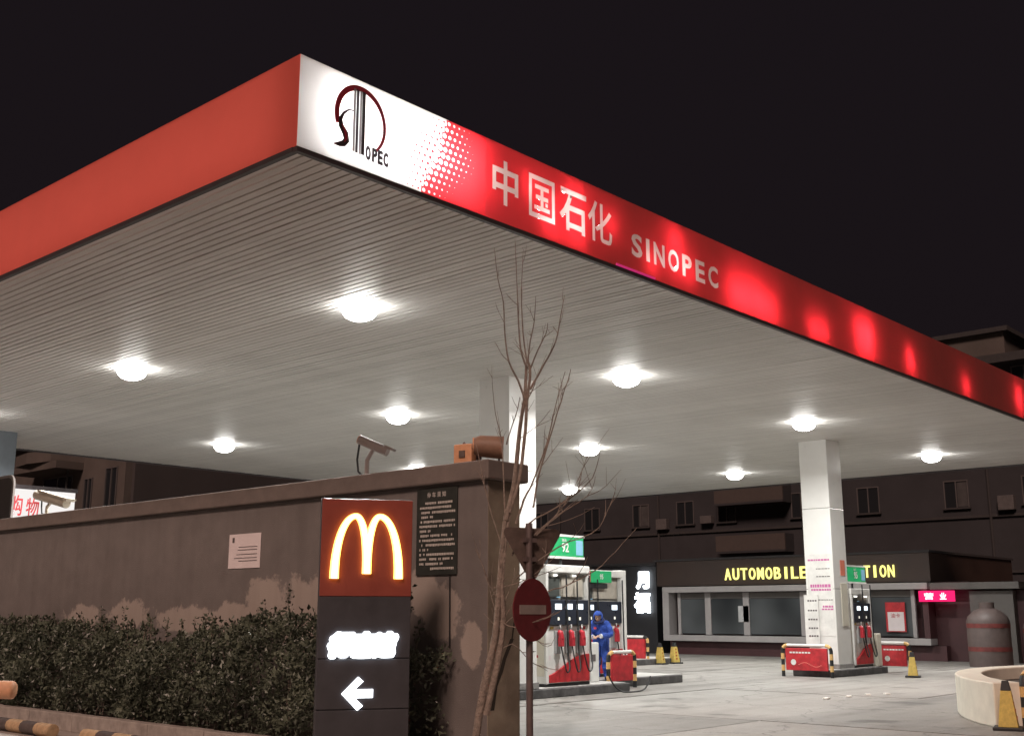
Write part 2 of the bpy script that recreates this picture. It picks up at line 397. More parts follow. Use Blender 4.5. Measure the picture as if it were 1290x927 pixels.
# lettered panel with the characters let into it
def lettered(x0, x1, items):
    base = MB().box(x0, x1, 0, .02, Z0, ZT).build('tmp', redf)
    out = []
    bars_ = [(0,.115,0,1),(.885,1,0,1),(.115,.885,.885,1),(.115,.885,0,.115),(.23,.77,.69,.79),(.26,.74,.45,.55),(.2,.8,.2,.3),(.445,.555,.55,.69),(.445,.555,.3,.45),(.63,.72,.33,.42)]
    for s, cx, cz, h, wd, off in items:
        if s == '国':
            for a_, b_, c_, d_ in bars_:
                c = MB().box(cx-wd/2+a_*wd-.0004, cx-wd/2+b_*wd+.0004, -.05, .07, cz-h/2+c_*h-.0004, cz-h/2+d_*h+.0004).build('tmpc', None)
                md = base.modifiers.new('b', 'BOOLEAN'); md.object = c; md.solver = 'EXACT'; out.append(c)
            continue
        c = text('tmpc', s, None, (cx, .01, cz), FACE_Y, h, wd, extrude=.06, offset=off)
        md = base.modifiers.new('b', 'BOOLEAN'); md.object = c; md.solver = 'EXACT'; out.append(c)
    dg = bpy.context.evaluated_depsgraph_get(); dg.update()
    me = bpy.data.meshes.new_from_object(base.evaluated_get(dg))
    bpy.data.objects.remove(base)
    for c in out: bpy.data.objects.remove(c)
    bm = bmesh.new(); bm.from_mesh(me)
    kill = [f for f in bm.faces if any(abs(v.co.y) > .001 for v in f.verts)]
    bmesh.ops.delete(bm, geom=kill, context='FACES'); bm.to_mesh(me); bm.free()
    pan = obj('fascia_panel', me, redf, can)
    for s, cx, cz, h, wd, off in items:
        if s == '国':
            mb = MB()
            for a_, b_, c_, d_ in bars_: mb.quad((cx-wd/2+a_*wd, -.0004, cz-h/2+c_*h), (cx-wd/2+b_*wd, -.0004, cz-h/2+c_*h), (cx-wd/2+b_*wd, -.0004, cz-h/2+d_*h), (cx-wd/2+a_*wd, -.0004, cz-h/2+d_*h))
            mb.build('letter', M['letterfilm'], pan); continue
        text('letter', s, M['letterfilm'], (cx, -.0004, cz), FACE_Y, h*1.012, wd*1.012, extrude=.0, offset=off, parent=pan)
    return pan
M['letterfilm'] = thin('letter_white_film', (.86, .80, .74), .36, var=.08)
items = []
for ch, cx, wd in (('中', 3.10, .46), ('国', 3.78, .50), ('石', 4.40, .55), ('化', 4.97, .52)):
    items.append((ch, cx, Z0+.515, .56, wd, {'中': .022, '石': .022, '国': .010, '化': .012}[ch]))
for ch, cx, wd in (('S', 5.80, .25), ('I', 6.06, .085), ('N', 6.34, .27), ('O', 6.70, .27), ('P', 7.05, .25), ('E', 7.40, .25), ('C', 7.76, .27)):
    items.append((ch, cx, Z0+.40, .33, wd, .03))
pB = lettered(2.75, 8.25, items); tag(pB, 'red lit panel with white Chinese characters and Latin letters')
xs = [8.25, 11.2, 14.2, 17.2, 20.2, 23.2, 26.2, W_]
for a, b in zip(xs, xs[1:]): fpanel(a, b, redf)
ys = [0, 3, 6, 9, 12, 15, 18, 21, D_]
for a, b in zip(ys, ys[1:]):
    cpart(MB().quad((0,a,Z0),(0,b,Z0),(0,b,ZT),(0,a,ZT)), 'fascia_panel', redside)
cpart(MB().box(W_-.01, W_, 0.01, D_, Z0, ZT), 'fascia_panel', M['red'])
cpart(MB().box(0.01, W_-.02, D_-.01, D_, Z0, ZT), 'fascia_panel', M['red'])
cpart(MB().quad((.43,.42,Z0),(W_-.3,.42,Z0),(W_-.3,.42,ZT-.04),(.43,.42,ZT-.04)), 'sign_box_back', M['inner'])
cpart(MB().quad((.42,.45,Z0),(.42,D_-.3,Z0),(.42,D_-.3,ZT-.04),(.42,.45,ZT-.04)), 'sign_box_back', M['inner'])
cpart(MB().quad((.02,.02,Z0+.03),(W_-.02,.02,Z0+.03),(W_-.02,.44,Z0+.03),(.02,.44,Z0+.03)), 'sign_box_floor', M['inner'])
cpart(MB().prism([(.004, .012), (.012, .004), (.44, .425), (.43, .44)], 2, Z0+.01, ZT-.035), 'corner_light_baffle', M['inner'])  # unseen baffle added to keep tube light from leaking round the corner
def tube(x, z0, z1, y=.2, r=.022, m='tube2'):
    cpart(MB().tube([(x, y, Z0+z0), (x, y, Z0+z1)], r, 6), 'sign_tube', L[m])
for x in (.55, 1.05, 1.5, 1.95, 2.35): tube(x, .12, .88, .24, .018, 'tube')
for x, a, b, y, r in ((2.62,.3,.9,.22,.016),(3.55,.5,.75,.2,.012),(3.95,.1,.6,.2,.016),(4.45,.1,.9,.2,.016),(5.2,.45,.7,.2,.014),
                      (6.15,.1,.4,.2,.012),(6.75,.25,.9,.2,.016),(7.05,.2,.5,.2,.014),
                      (8.40,.10,.50,.22,.026),(8.75,.1,.5,.22,.026),(9.15,.1,.5,.22,.026),(9.5,.12,.42,.22,.022),
                      (10.95,.12,.36,.2,.022),(11.3,.12,.36,.2,.022),(12.8,.14,.72,.2,.024),(13.15,.14,.72,.2,.024),(15.0,.14,.5,.2,.022),(17.95,.1,.4,.2,.018),(21.4,.2,.7,.2,.02),(24.5,.2,.7,.2,.02)):
    tube(x, a, b, y, r)
SIDE = glow('side_fill_light', (1, .86, .77), 4.6)  # added fill inside the side fascia, brightens its film evenly
for zz in (.14, .5, .86): cpart(MB().tube([(.30, .34, Z0+zz), (.30, D_-.5, Z0+zz)], .018, 6), 'sign_tube', SIDE)
cpart(MB().box(5.3, 6.2, -.02, -.004, Z0+.003, Z0+.032), 'loose_strip', mat('pink_strip', (.6, .05, .22), .5, emit=(1, .05, .3), es=.35))
# logo on the white panel: an arch, three upright bars, a swan-neck S and the narrow letters
logo = bpy.data.objects.new('logo', None); COL.objects.link(logo); logo.parent = can; logo.location = (.80, -.004, Z0+.525)
mred = mat('logo_dark_red', (.30, .02, .035), .5, var=.05); mblk = mat('logo_black', (.035, .022, .025), .5, var=.05); mgr = mat('logo_grey', (.22, .18, .18), .5, var=.05)
def strip(name, pts, wds, m):
    pts = [Vector(p) for p in pts]; bm = bmesh.new(); a = []; b = []
    for i, p in enumerate(pts):
        d = (pts[min(i+1, len(pts)-1)] - pts[max(i-1, 0)]).normalized(); n = Vector((-d.y, d.x))
        wd = wds[i] if isinstance(wds, list) else wds
        a.append(bm.verts.new((p.x+n.x*wd/2, 0, p.y+n.y*wd/2))); b.append(bm.verts.new((p.x-n.x*wd/2, 0, p.y-n.y*wd/2)))
    for i in range(len(pts)-1): bm.faces.new((a[i], a[i+1], b[i+1], b[i]))
    me = bpy.data.meshes.new(name); bm.to_mesh(me); bm.free(); return obj(name, me, m, logo)
strip('logo_arch', [(.02+.33*math.cos(t), .02+.36*math.sin(t)) for t in [R(200 - 250*i/36) for i in range(37)]], [.062 - .03*max(0, (i-20)/16) for i in range(37)], mred)
for dx, wd, m in ((-.075, .03, mgr), (-.035, .035, mblk), (.01, .03, mgr), (.05, .045, mblk)):
    o = strip('logo_bar', [(dx, -.36 + abs(dx)*.1), (dx, .36)], wd, m); o.location.y = -.001
strip('logo_swan', [(-.09, .10), (-.15, .09), (-.22, .03), (-.26, -.05), (-.25, -.12), (-.19, -.19), (-.17, -.26), (-.21, -.31), (-.27, -.335), (-.34, -.35)], [.015, .02, .03, .05, .07, .085, .08, .07, .05, .01], mblk).location.y = -.0005
strip('logo_swan', [(-.24, -.10), (-.19, -.17), (-.175, -.24), (-.20, -.29)], [.01, .035, .035, .01], mred).location.y = -.001
for ch, cx in (('O', .125), ('P', .215), ('E', .295), ('C', .375)):
    bold(text('logo_letter', ch, mblk, (cx, -.001, -.31), FACE_Y, .15, .062, 0, .02, parent=logo).data, .007)
for ch, cx, h in (('中', .13, .075), ('国', .205, .06), ('石', .28, .035), ('化', .325, .045)):
    text('logo_letter', ch, mgr, (cx, -.001, -.005), FACE_Y, h, h*.85, 0, .01, parent=logo)

# ------------------------------------------------------------------ canopy lights
LAMP_W = 300
def lamp(x, y, label):
    t = thing('canopy_light', label, 'ceiling light', (x, y, Z0), 0, 'round lights in the canopy ceiling')
    MB().lathe([(.20, .0), (.25, -.004), (.25, -.03), (.22, -.032)], n=24).build('rim', M['white'], t, True)
    MB().lathe([(.262, -.014), (.275, -.05), (.262, -.12), (.215, -.185), (.13, -.225), (.02, -.24)], n=24).build('lens', L['lamp'], t, True)
    ld = bpy.data.lights.new('lamp_light', 'AREA'); ld.shape = 'DISK'; ld.size = .3; ld.energy = LAMP_W; ld.color = (1, .985, .95); ld.spread = R(158)
    lo = bpy.data.objects.new('lamp_light', ld); COL.objects.link(lo); lo.parent = t; lo.location = (0, 0, -.25)
    return t
gx = [10.65, 17.45, 24.7, 32.5]; gy = [12.66, 19.25, 26.3]
bx = {0: 'first from the logo end', 1: 'second from the logo end', 2: 'third from the logo end', 3: 'fourth from the logo end'}
by = {0: 'row beside the lettered edge', 1: 'middle row', 2: 'row farthest from the lettering'}
for i, x in enumerate(gx):
    for j, y in enumerate(gy): lamp(x, y, f'round ceiling light, {by[j]}, {bx[i]}')

# ------------------------------------------------------------------ pillars
def pillar(x, y, wd, label, m, z1=Z0-.005):
    t = thing('canopy_pillar', label, 'pillar', (x, y, 0), 0, 'canopy pillars')
    z = [.18, 2.2, 4.3, z1]
    for a, b in zip(z, z[1:]):
        MB().box(-wd/2, wd/2, -wd/2, wd/2, a+.004, b-.004).build('cladding_panel', m, t, bevel=.012)
    MB().box(-wd/2+.01, wd/2-.01, -wd/2+.01, wd/2-.01, .0, z1-.01).build('core', M['dark'], t)
    MB().box(-wd/2-.03, wd/2+.03, -wd/2-.03, wd/2+.03, .18, .30).build('plinth', M['steel'], t, bevel=.01)
    return t
p1 = pillar(16.33, 14.78, .8, 'white clad canopy pillar rising behind the bare tree', M['pillar'])
p2 = pillar(28.1, 14.0, .8, 'white clad canopy pillar with printed notices beside the red guard boards', M['pillar'])
p3 = pillar(12.35, 28.95, .8, 'blue grey canopy pillar beyond the far end of the wall', M['pillargrey'])
# notices on the second pillar
nb = bpy.data.objects.new('notice', None)
def bars(name, m, parent, x, rows, y0=None):
    mb = MB()
    for (ya, yb, za, zb) in rows: mb.box(x-.004, x-.002, ya, yb, za, zb)
    o = mb.build(name, m, parent); o['kind'] = 'stuff'; return o
MB().box(-.407, -.402, -.36, .34, 1.0, 3.1).build('notice_sheet', M['white'], p2)
rows_p, rows_g = [], []
for z, a, b, h, pk in ((2.95,-.30,.34,.045,1),(2.72,-.3,.12,.02,0),(2.52,-.3,.12,.025,0),(2.28,-.3,.28,.08,1),(2.18,-.3,.30,.05,1),(1.92,-.34,.10,.02,0),(1.75,-.34,-.02,.05,1),(1.68,-.34,-.02,.04,1)):
    y = a
    while y < b - .05:
        q = random.uniform(.04, .09); (rows_p if pk else rows_g).append((y, min(b, y+q), z-h/2, z+h/2)); y += q + .015
bars('notice_lettering', M['pinkink'], p2, -.407, rows_p); bars('notice_lettering', M['ink'], p2, -.407, rows_g)
mb = MB().box(-.45, -.42, .06, .46, .72, 2.05); mb.build('price_board', M['white'], p2)
bars('price_lettering', M['ink'], p2, -.45, [(.1+.07*k, .15+.07*k, z-.02, z+.02) for z in (1.9, 1.65, 1.42, 1.2, 1.0) for k in range(4)])
MB().box(.0, .26, -.408, -.402, 2.55, 2.95).build('orange_sticker', mat('sticker_orange', (.75, .22, .14), .5), p2)
MB().box(-.06, .30, -.42, -.404, 1.25, 2.35).build('hose_cover', M['cream'], p2, bevel=.01)

# ------------------------------------------------------------------ islands
def island(pts, label):
    t = thing('pump_island', label, 'pump island', (pts[0][0], pts[0][1], 0), 0, 'raised pump islands')
    o = Vector(pts[0])
    q = [(p[0]-o.x, p[1]-o.y) for p in pts]
    MB().prism(q, 2, 0, .17).build('kerb', mat('island_kerb', (.085, .08, .08), .7, var=.5, scale=5), t, bevel=.02)
    c = Vector((sum(p[0] for p in q)/len(q), sum(p[1] for p in q)/len(q)))
    MB().prism([(p[0]+(.07 if p[0]<c.x else -.07), p[1]+(.07 if p[1]<c.y else -.07)) for p in q], 2, .171, .183).build('island_top', mat('island_top', (.5, .49, .47), .7, var=.1, scale=3), t)
    return t
island([(15.2,14.3),(19.6,14.3),(19.6,15.25),(23.0,15.25),(23.0,17.2),(15.2,17.2)], 'dark kerbed pump island carrying two dispensers beside the blue clad attendant')
island([(27.2,13.45),(30.3,13.45),(30.3,14.65),(27.2,14.65)], 'dark kerbed pump island under the pillar with printed notices')
island([(28.0,21.0),(31.6,21.0),(31.6,22.4),(28.0,22.4)], 'far dark kerbed pump island behind the two traffic cones')

# ------------------------------------------------------------------ dispensers
def nozzle(parent, x, y, z, hose_to):
    mb = MB()
    mb.tube([(x, y-.02, z+.16), (x, y-.06, z+.12), (x, y-.09, z)], [.045, .06, .05], 8)
    mb.box(x-.05, x+.05, y-.12, y-.03, z-.14, z+.04)
    n = mb.build('nozzle', mat('nozzle_red', (.50, .03, .045), .4, var=.1), parent, bevel=.012)
    MB().tube([(x, y-.05, z+.16), (x, y-.06, z+.22), (x+.02, y-.04, z+.27)], [.022, .02, .018], 7).build('spout', M['steel'], n)
    hx = hose_to
    pts = [(x, y-.08, z-.14), (x+.01, y-.12, z-.35), (x+(hx-x)*.3, y-.16, z-.62), (x+(hx-x)*.7, y-.16, z-.55), (hx, y-.06, z-.2), (hx, y-.05, z+.5), (hx, y-.04, z+1.25)]
    sm = []
    for i in range(len(pts)-1):
        for k in range(4):
            t = k/4; p0, p1, p2_, p3_ = [Vector(pts[min(max(i+j, 0), len(pts)-1)]) for j in (-1, 0, 1, 2)]
            sm.append(.5*((2*p1)+(-p0+p2_)*t+(2*p0-5*p1+4*p2_-p3_)*t*t+(-p0+3*p1-3*p2_+p3_)*t**3))
    sm.append(Vector(pts[-1]))
    MB().tube(sm, .016, 6).build('hose', M['black'], n)
def dispenser(x, y, label, wd=1.4, dp=.78, H=2.34, sign=True, num='92', nozz=3, sdx=0):
    t = thing('fuel_dispenser', label, 'fuel dispenser', (x, y, .183), 0, 'fuel dispensers')
    MB().box(.02, wd-.02, .03, dp-.03, 0, .06).build('base', M['black'], t)
    MB().box(.06, wd-.06, .04, dp-.04, .06, 1.16).build('cabinet', M['white'], t, bevel=.01)
    for a in (0, wd-.075): MB().box(a, a+.075, 0, dp, .06, H-.16).build('side_frame', M['white'], t, bevel=.012)
    MB().box(-.018, -.001, .06, dp-.06, .2, 1.5).build('side_panel', M['cream'], t, bevel=.006)
    MB().box(0, wd, 0, dp, H-.158, H).build('header', M['white'], t, bevel=.02)
    MB().box(.08, wd-.08, .1, dp-.06, 1.18, H-.165).build('hose_bay', mat('bay_grey', (.30, .29, .26), .6, var=.2), t)
    MB().box(.12, .50, .07, .095, 1.72, H-.24).build('poster', mat('poster_dark', (.05, .055, .05), .6, var=.3), t)
    MB().box(.56, wd-.16, .07, .095, 1.72, H-.24).build('poster', mat('poster_tan', (.42, .38, .32), .6, var=.15), t)
    for k in range(2):
        MB().tube([(.35+k*.6, .05, H-.22), (.35+k*.6, .05, H-.19)], .04, 10).build('bay_lamp', L['spill'], t)
    d = MB().box(.078, wd-.078, -.01, .12, 1.17, 1.66).build('display', mat('display_dark', (.03, .035, .05), .3, var=.1), t, bevel=.01)
    for k in range(nozz):
        cx = .36 + k*(wd-.72)/max(1, nozz-1)
        MB().box(cx-.10, cx+.10, -.016, -.011, 1.47, 1.58).build('display_screen', L['digits'], d)
        MB().box(cx-.025, cx+.025, -.016, -.011, 1.26, 1.32).build('display_button', mat('button_glow', (.8, .8, .7), emit=(1, .95, .8), es=.7), d)
    for k in range(nozz):
        cx = .36 + k*(wd-.72)/max(1, nozz-1)
        MB().box(cx-.09, cx+.09, -.004, .06, .62, 1.06).build('holster', mat('holster_grey', (.35, .35, .35), .5), t, bevel=.01)
        nozzle(t, cx, -.0, .90, cx + (.22 if k < nozz-1 else .28))
    # red wave panel at the foot
    pts = [(.075, .08), (wd-.075, .08), (wd-.075, .60)] + [(wd-.075-(wd-.15)*i/12, .60 - .34*(i/12) + .05*math.sin(i/12*math.pi*1.6)) for i in range(1, 13)]
    MB().prism([(p[0], p[1]) for p in pts], 1, -.012, .03).build('red_wave_panel', M['red'], t)
    for (u, z, w_, h_, c_) in ((.16, 1.09, .10, .05, 'yellow'), (wd-.30, 1.08, .16, .06, 'red'), (.62, .30, .0, .0, None), (.30, 1.70, .12, .018, 'lightblue'), (.11, .50, .06, .09, 'paper')):
        if c_: MB().box(u, u+w_, -.02 if z > 1.5 else .034, -.0105 if z > 1.5 else .0395, z, z+h_).build('sticker', M[c_], t)
    MB().box(-.0225, -.0185, .2, dp-.25, 1.05, 1.35).build('side_notice', M['paper'], t)
    MB().box(-.0225, -.0185, .2, dp-.2, .55, .60).build('side_stripe', M['red'], t)
    if sign:
        s = MB().box(.18, 1.28, .36, .46, H+.20, H+.60)
        sg = s.build('grade_sign', mat('green_lit', (.02, .28, .10), .4, emit=(.02, .45, .16), es=.35), t, bevel=.015, loc=(sdx, 0, 0))
        MB().box(.16, 1.30, .35, .47, H+.602, H+.645).build('sign_edge', M['white'], sg); MB().box(.16, 1.30, .35, .47, H+.155, H+.198).build('sign_edge', M['white'], sg)
        MB().box(1.02, 1.24, .352, .358, H+.24, H+.54).build('sign_patch', M['lightblue'], sg)
        text('grade_number', num, M['white'], (.66, .35, H+.38), FACE_Y, .19, .22, .003, .02, parent=sg)
        text('grade_number', '油品', M['white'], (.62, .35, H+.53), FACE_Y, .06, .15, .002, .0, parent=sg)
        MB().tube([(.5, .41, H), (.5, .41, H+.16)], .03, 8).build('sign_post', M['black'], t); MB().tube([(.95, .41, H), (.95, .41, H+.16)], .03, 8).build('sign_post', M['black'], t)
    return t
dispenser(17.12, 14.47, 'white fuel dispenser with three red nozzles and green 92 sign on top', sdx=.38)
d2 = dispenser(20.02, 15.92, 'white fuel dispenser with green and red header strip right behind the attendant', wd=1.6, H=2.36, sign=False, nozz=2)
MB().box(.0, .34, -.03, -.005, 2.08, 2.34).build('header_strip', M['red'], d2)
hg = MB().box(.36, 1.12, -.03, -.005, 2.08, 2.34).build('header_strip', mat('green_lit', (.02, .28, .1)), d2)
text('header_mark', '95', M['white'], (.74, -.034, 2.21), FACE_Y, .12, .13, .002, .02, parent=hg)
MB().box(.05, 1.0, .0, .1, 1.95, 2.06).build('header_shadow_gap', M['black'], d2)  # black strip standing in for the shade below the header
MB().box(1.602, 1.80, .05, .45, .0, 2.38).build('end_post', M['white'], d2, bevel=.02)
dispenser(28.62, 13.58, 'slim white fuel dispenser with green sign close beside the notice pillar', wd=1.15, dp=.7, H=2.04, num='95', nozz=2, sdx=.42)
# white pay terminals
t = thing('pay_terminal', 'waist high white terminal box next to the attendant', 'terminal', (18.82, 14.82, .183), 0)
MB().box(0, .42, 0, .34, 0, .80).build('cabinet', M['white'], t, bevel=.02); MB().box(.13, .29, -.008, -.001, .42, .56).build('screen', M['ink'], t)
t = thing('pay_terminal', 'slim pale terminal post at the end of the notice pillar island', 'terminal', (29.85, 13.5, .183), 0)
MB().box(0, .25, 0, .25, 0, .86).build('cabinet', M['cream'], t, bevel=.02)

# ------------------------------------------------------------------ striped hoop guards with red boards
def striped(mb_pts, r, parent, name='leg', n=10, flip=0):
    pts = [Vector(p) for p in mb_pts]; tot = sum((b-a).length for a, b in zip(pts, pts[1:])); k = max(3, round(tot/.14)); 
    def pos(s):
        for a, b in zip(pts, pts[1:]):
            l = (b-a).length
            if s <= l + 1e-6: return a + (b-a)*(s/l)
            s -= l
        return pts[-1]
    for i in range(k):
        a, b = tot*i/k, tot*(i+1)/k
        MB().tube([pos(a), pos((a+b)/2), pos(b)], r, n).build(name, M['black'] if (i+flip) % 2 == 0 else M['yband'], parent, True)
def guard(x, y, length, label, rz, h=.78, cat='guard rail', text_=True):
    t = thing('guard_board', label, cat, (x, y, 0), rz, 'red boards in striped hoop guards')
    for a, s in ((0, 1), (length, -1)):
        leg = bpy.data.objects.new('hoop_leg', None); COL.objects.link(leg); leg.parent = t
        striped([(a, 0, 0), (a, 0, h-.10), (a+s*.04, 0, h-.03), (a+s*.14, 0, h)], .045, leg, 'stripe')
    MB().tube([(.14, 0, h), (length-.14, 0, h)], .04, 10).build('top_rail', M['white'], t, True)
    bd = MB().box(.1, length-.1, -.035, .035, .16, h-.07).build('board', mat('board_red', (.46, .022, .03), .48, var=.35, scale=5), t, bevel=.008)
    if text_:
        mk = MB(); mk.lathe([(.075, 0), (.075, .004)], n=10)
        o = mk.build('emblem', M['white'], bd, loc=(.32, -.042, .36), rot=(R(90), 0, 0))
        mb = MB()
        for k in range(7): mb.box(.22+k*.085, .285+k*.085, -.039, -.036, h-.2, h-.16)
        mb.build('lettering', M['white'], bd)['kind'] = 'stuff'
        strip_ = MB()
        for k in range(16):
            x_ = .45 + k*.04; strip_.box(x_, x_+.041, -.038, -.036, .30+.05*math.sin(k*.4), .312+.05*math.sin(k*.4))
        if length > 1.1: strip_.build('wave_line', mat('board_pink', (.8, .25, .2), .5), bd)
    return t
guard(26.9, 14.75, 1.35, 'red board in a striped hoop guard under the pillar with notices', R(-90))
guard(30.75, 13.95, .95, 'red board in a striped hoop guard by the pale terminal post and lone cone', R(-90))
guard(19.72, 14.95, .95, 'red board in a striped hoop guard right beside the blue clad attendant', 0, .76, text_=False)
guard(29.9, 22.1, 1.0, 'red board in a striped hoop guard behind the pair of cones', R(-90), .85, text_=False)
t = thing('hose_coil', 'black hose looped on the ground in front of the red guard board', 'hose', (19.1, 14.22, 0))
MB().tube([(-.55+1.5*i/30, -.12-.10*math.sin(i/30*math.pi), .02+.9*((i/30-.5)**4)*8*(1 if i < 15 else .6)) for i in range(31)], .016, 6).build('hose', M['black'], t, True)
# ------------------------------------------------------------------ cones
def cone(x, y, h, label, rz=0, lean=0):
    t = thing('traffic_cone', label, 'cone', (x, y, 0), rz, 'yellow square traffic cones')
    k = h/.7
    def pyr(z0, z1, a, b, n, m, par=t):
        mb = MB(); A = []; B = []
        for (sx, sy) in ((-1,-1),(1,-1),(1,1),(-1,1)): A.append(mb.bm.verts.new((sx*a, sy*a, z0))); B.append(mb.bm.verts.new((sx*b, sy*b, z1)))
        for i in range(4): mb.bm.faces.new((A[i], A[(i+1)%4], B[(i+1)%4], B[i]))
        mb.bm.faces.new(A[::-1]); mb.bm.faces.new(B)
        return mb.build(n, m, par, bevel=.006*k)
    MB().box(-.21*k, .21*k, -.21*k, .21*k, 0, .05*k).build('base', M['black'], t, bevel=.012)
    body = pyr(.05*k, .56*k, .135*k, .072*k, 'body', M['yellow'])
    pyr(.562*k, .70*k, .071*k, .045*k, 'cap', M['black'])
    mb = MB()
    for i in range(4): mb.box(-.03*k, .03*k, -.128*k+i*.0145*k, -.118*k+i*.0145*k, (.14+.1*i)*k, (.2+.1*i)*k)
    mb.build('lettering', mat('cone_ink', (.40, .10, .02), .6), body)['kind'] = 'stuff'
    return t
cone(28.6, 12.05, .62, 'yellow traffic cone standing alone beside the notice pillar island', R(20))
cone(30.35, 20.95, .66, 'yellow traffic cone nearer to the far red board, one of a pair', R(10))
cone(31.15, 20.95, .66, 'yellow traffic cone farther from the dispensers, one of a pair', R(-15))
cone(16.68, 5.72, .66, 'yellow traffic cone with black cap against the white curved planter', R(15))
# ------------------------------------------------------------------ small bright road studs
for i, (px, py) in enumerate(((1041, 873.5), (1069, 871), (1093, 869), (1117, 868))):
    D = EYE*FPX/(py-772); p = at(px, py, D*1.0)
    o = MB().box(-.06, .06, -.05, .05, -.005, .022).build('road_stud', M['white'], None, bevel=.008, loc=(p.x, p.y, .005), rot=(0, 0, .3*i))
    tag(o, ['small white road stud, fourth in its row from the lone cone', 'small white road stud, third in its row from the lone cone', 'small white road stud, second in its row from the lone cone', 'small white road stud closest to the lone cone'][i], 'road stud', 'row of white road studs')

# ------------------------------------------------------------------ curved white planter
def planter():
    c = Vector((19.0, 5.75, 0)); t = thing('curved_planter', 'white rounded concrete planter wall at the forecourt edge', 'planter', c)
    H = .62; wth = .42
    raw = [(16.85,5.95),(17.3,6.35),(17.9,6.76),(18.6,7.12),(19.4,7.45),(20.4,7.70),(21.5,7.74),(23,7.45),(27,6.5)]
    raw = [Vector(p) - c.xy for p in raw]; pts = []
    for i in range(len(raw)-1):
        for k in range(4):
            q = k/4; p0, p1_, p2_, p3_ = [raw[min(max(i+j, 0), len(raw)-1)] for j in (-1, 0, 1, 2)]
            pts.append(.5*((2*p1_)+(-p0+p2_)*q+(2*p0-5*p1_+4*p2_-p3_)*q*q+(-p0+3*p1_-3*p2_+p3_)*q**3))
    pts.append(raw[-1]); full = []
    for i, p in enumerate(pts):
        d_ = (pts[min(i+1, len(pts)-1)] - pts[max(i-1, 0)]).normalized(); full.append((p.x, p.y, -d_.y, d_.x))
    pts = full
    def shell(z0, z1, off0, off1, name, m):
        bm = bmesh.new(); rows = []
        for x, y, nx, ny in pts:
            rows.append([bm.verts.new((x-nx*off0, y-ny*off0, z0)), bm.verts.new((x-nx*off0, y-ny*off0, z1)), bm.verts.new((x-nx*off1, y-ny*off1, z1)), bm.verts.new((x-nx*off1, y-ny*off1, z0))])
        for a, b in zip(rows, rows[1:]):
            for k in range(4): bm.faces.new((a[k], a[(k+1)%4], b[(k+1)%4], b[k]))
        bm.faces.new(rows[0]); bm.faces.new(rows[-1][::-1])
        bmesh.ops.recalc_face_normals(bm, faces=bm.faces)
        me = bpy.data.meshes.new(name); bm.to_mesh(me); bm.free(); o = obj(name, me, m, t)
        for p in me.polygons: p.use_smooth = True
        me.set_sharp_from_angle(angle=R(40)); bv = o.modifiers.new('e', 'BEVEL'); bv.width = .02; bv.segments = 2; bv.limit_method = 'ANGLE'
    shell(0, H, 0, wth, 'wall', M['planter'])
    bm = bmesh.new(); vs = [bm.verts.new((x-nx*(wth-.02), y-ny*(wth-.02), .42)) for x, y, nx, ny in pts[6:]] + [bm.verts.new((8, -1.0, .42)), bm.verts.new((-.8, -.3, .42))]
    bm.faces.new(vs); me = bpy.data.meshes.new('soil'); bm.to_mesh(me); bm.free(); obj('soil', me, M['soil'], t)
planter()
t = thing('striped_barrier', 'black and amber striped hoop barrier in the mouth of the white planter', 'barrier', (17.12, 5.62, 0), R(-6), None)
striped([(0, 0, 0), (0, 0, .62), (.05, 0, .71), (.16, 0, .75), (1.6, 0, .75), (1.7, 0, .71), (1.74, 0, .62), (1.74, 0, 0)], .055, t, 'stripe', 12)

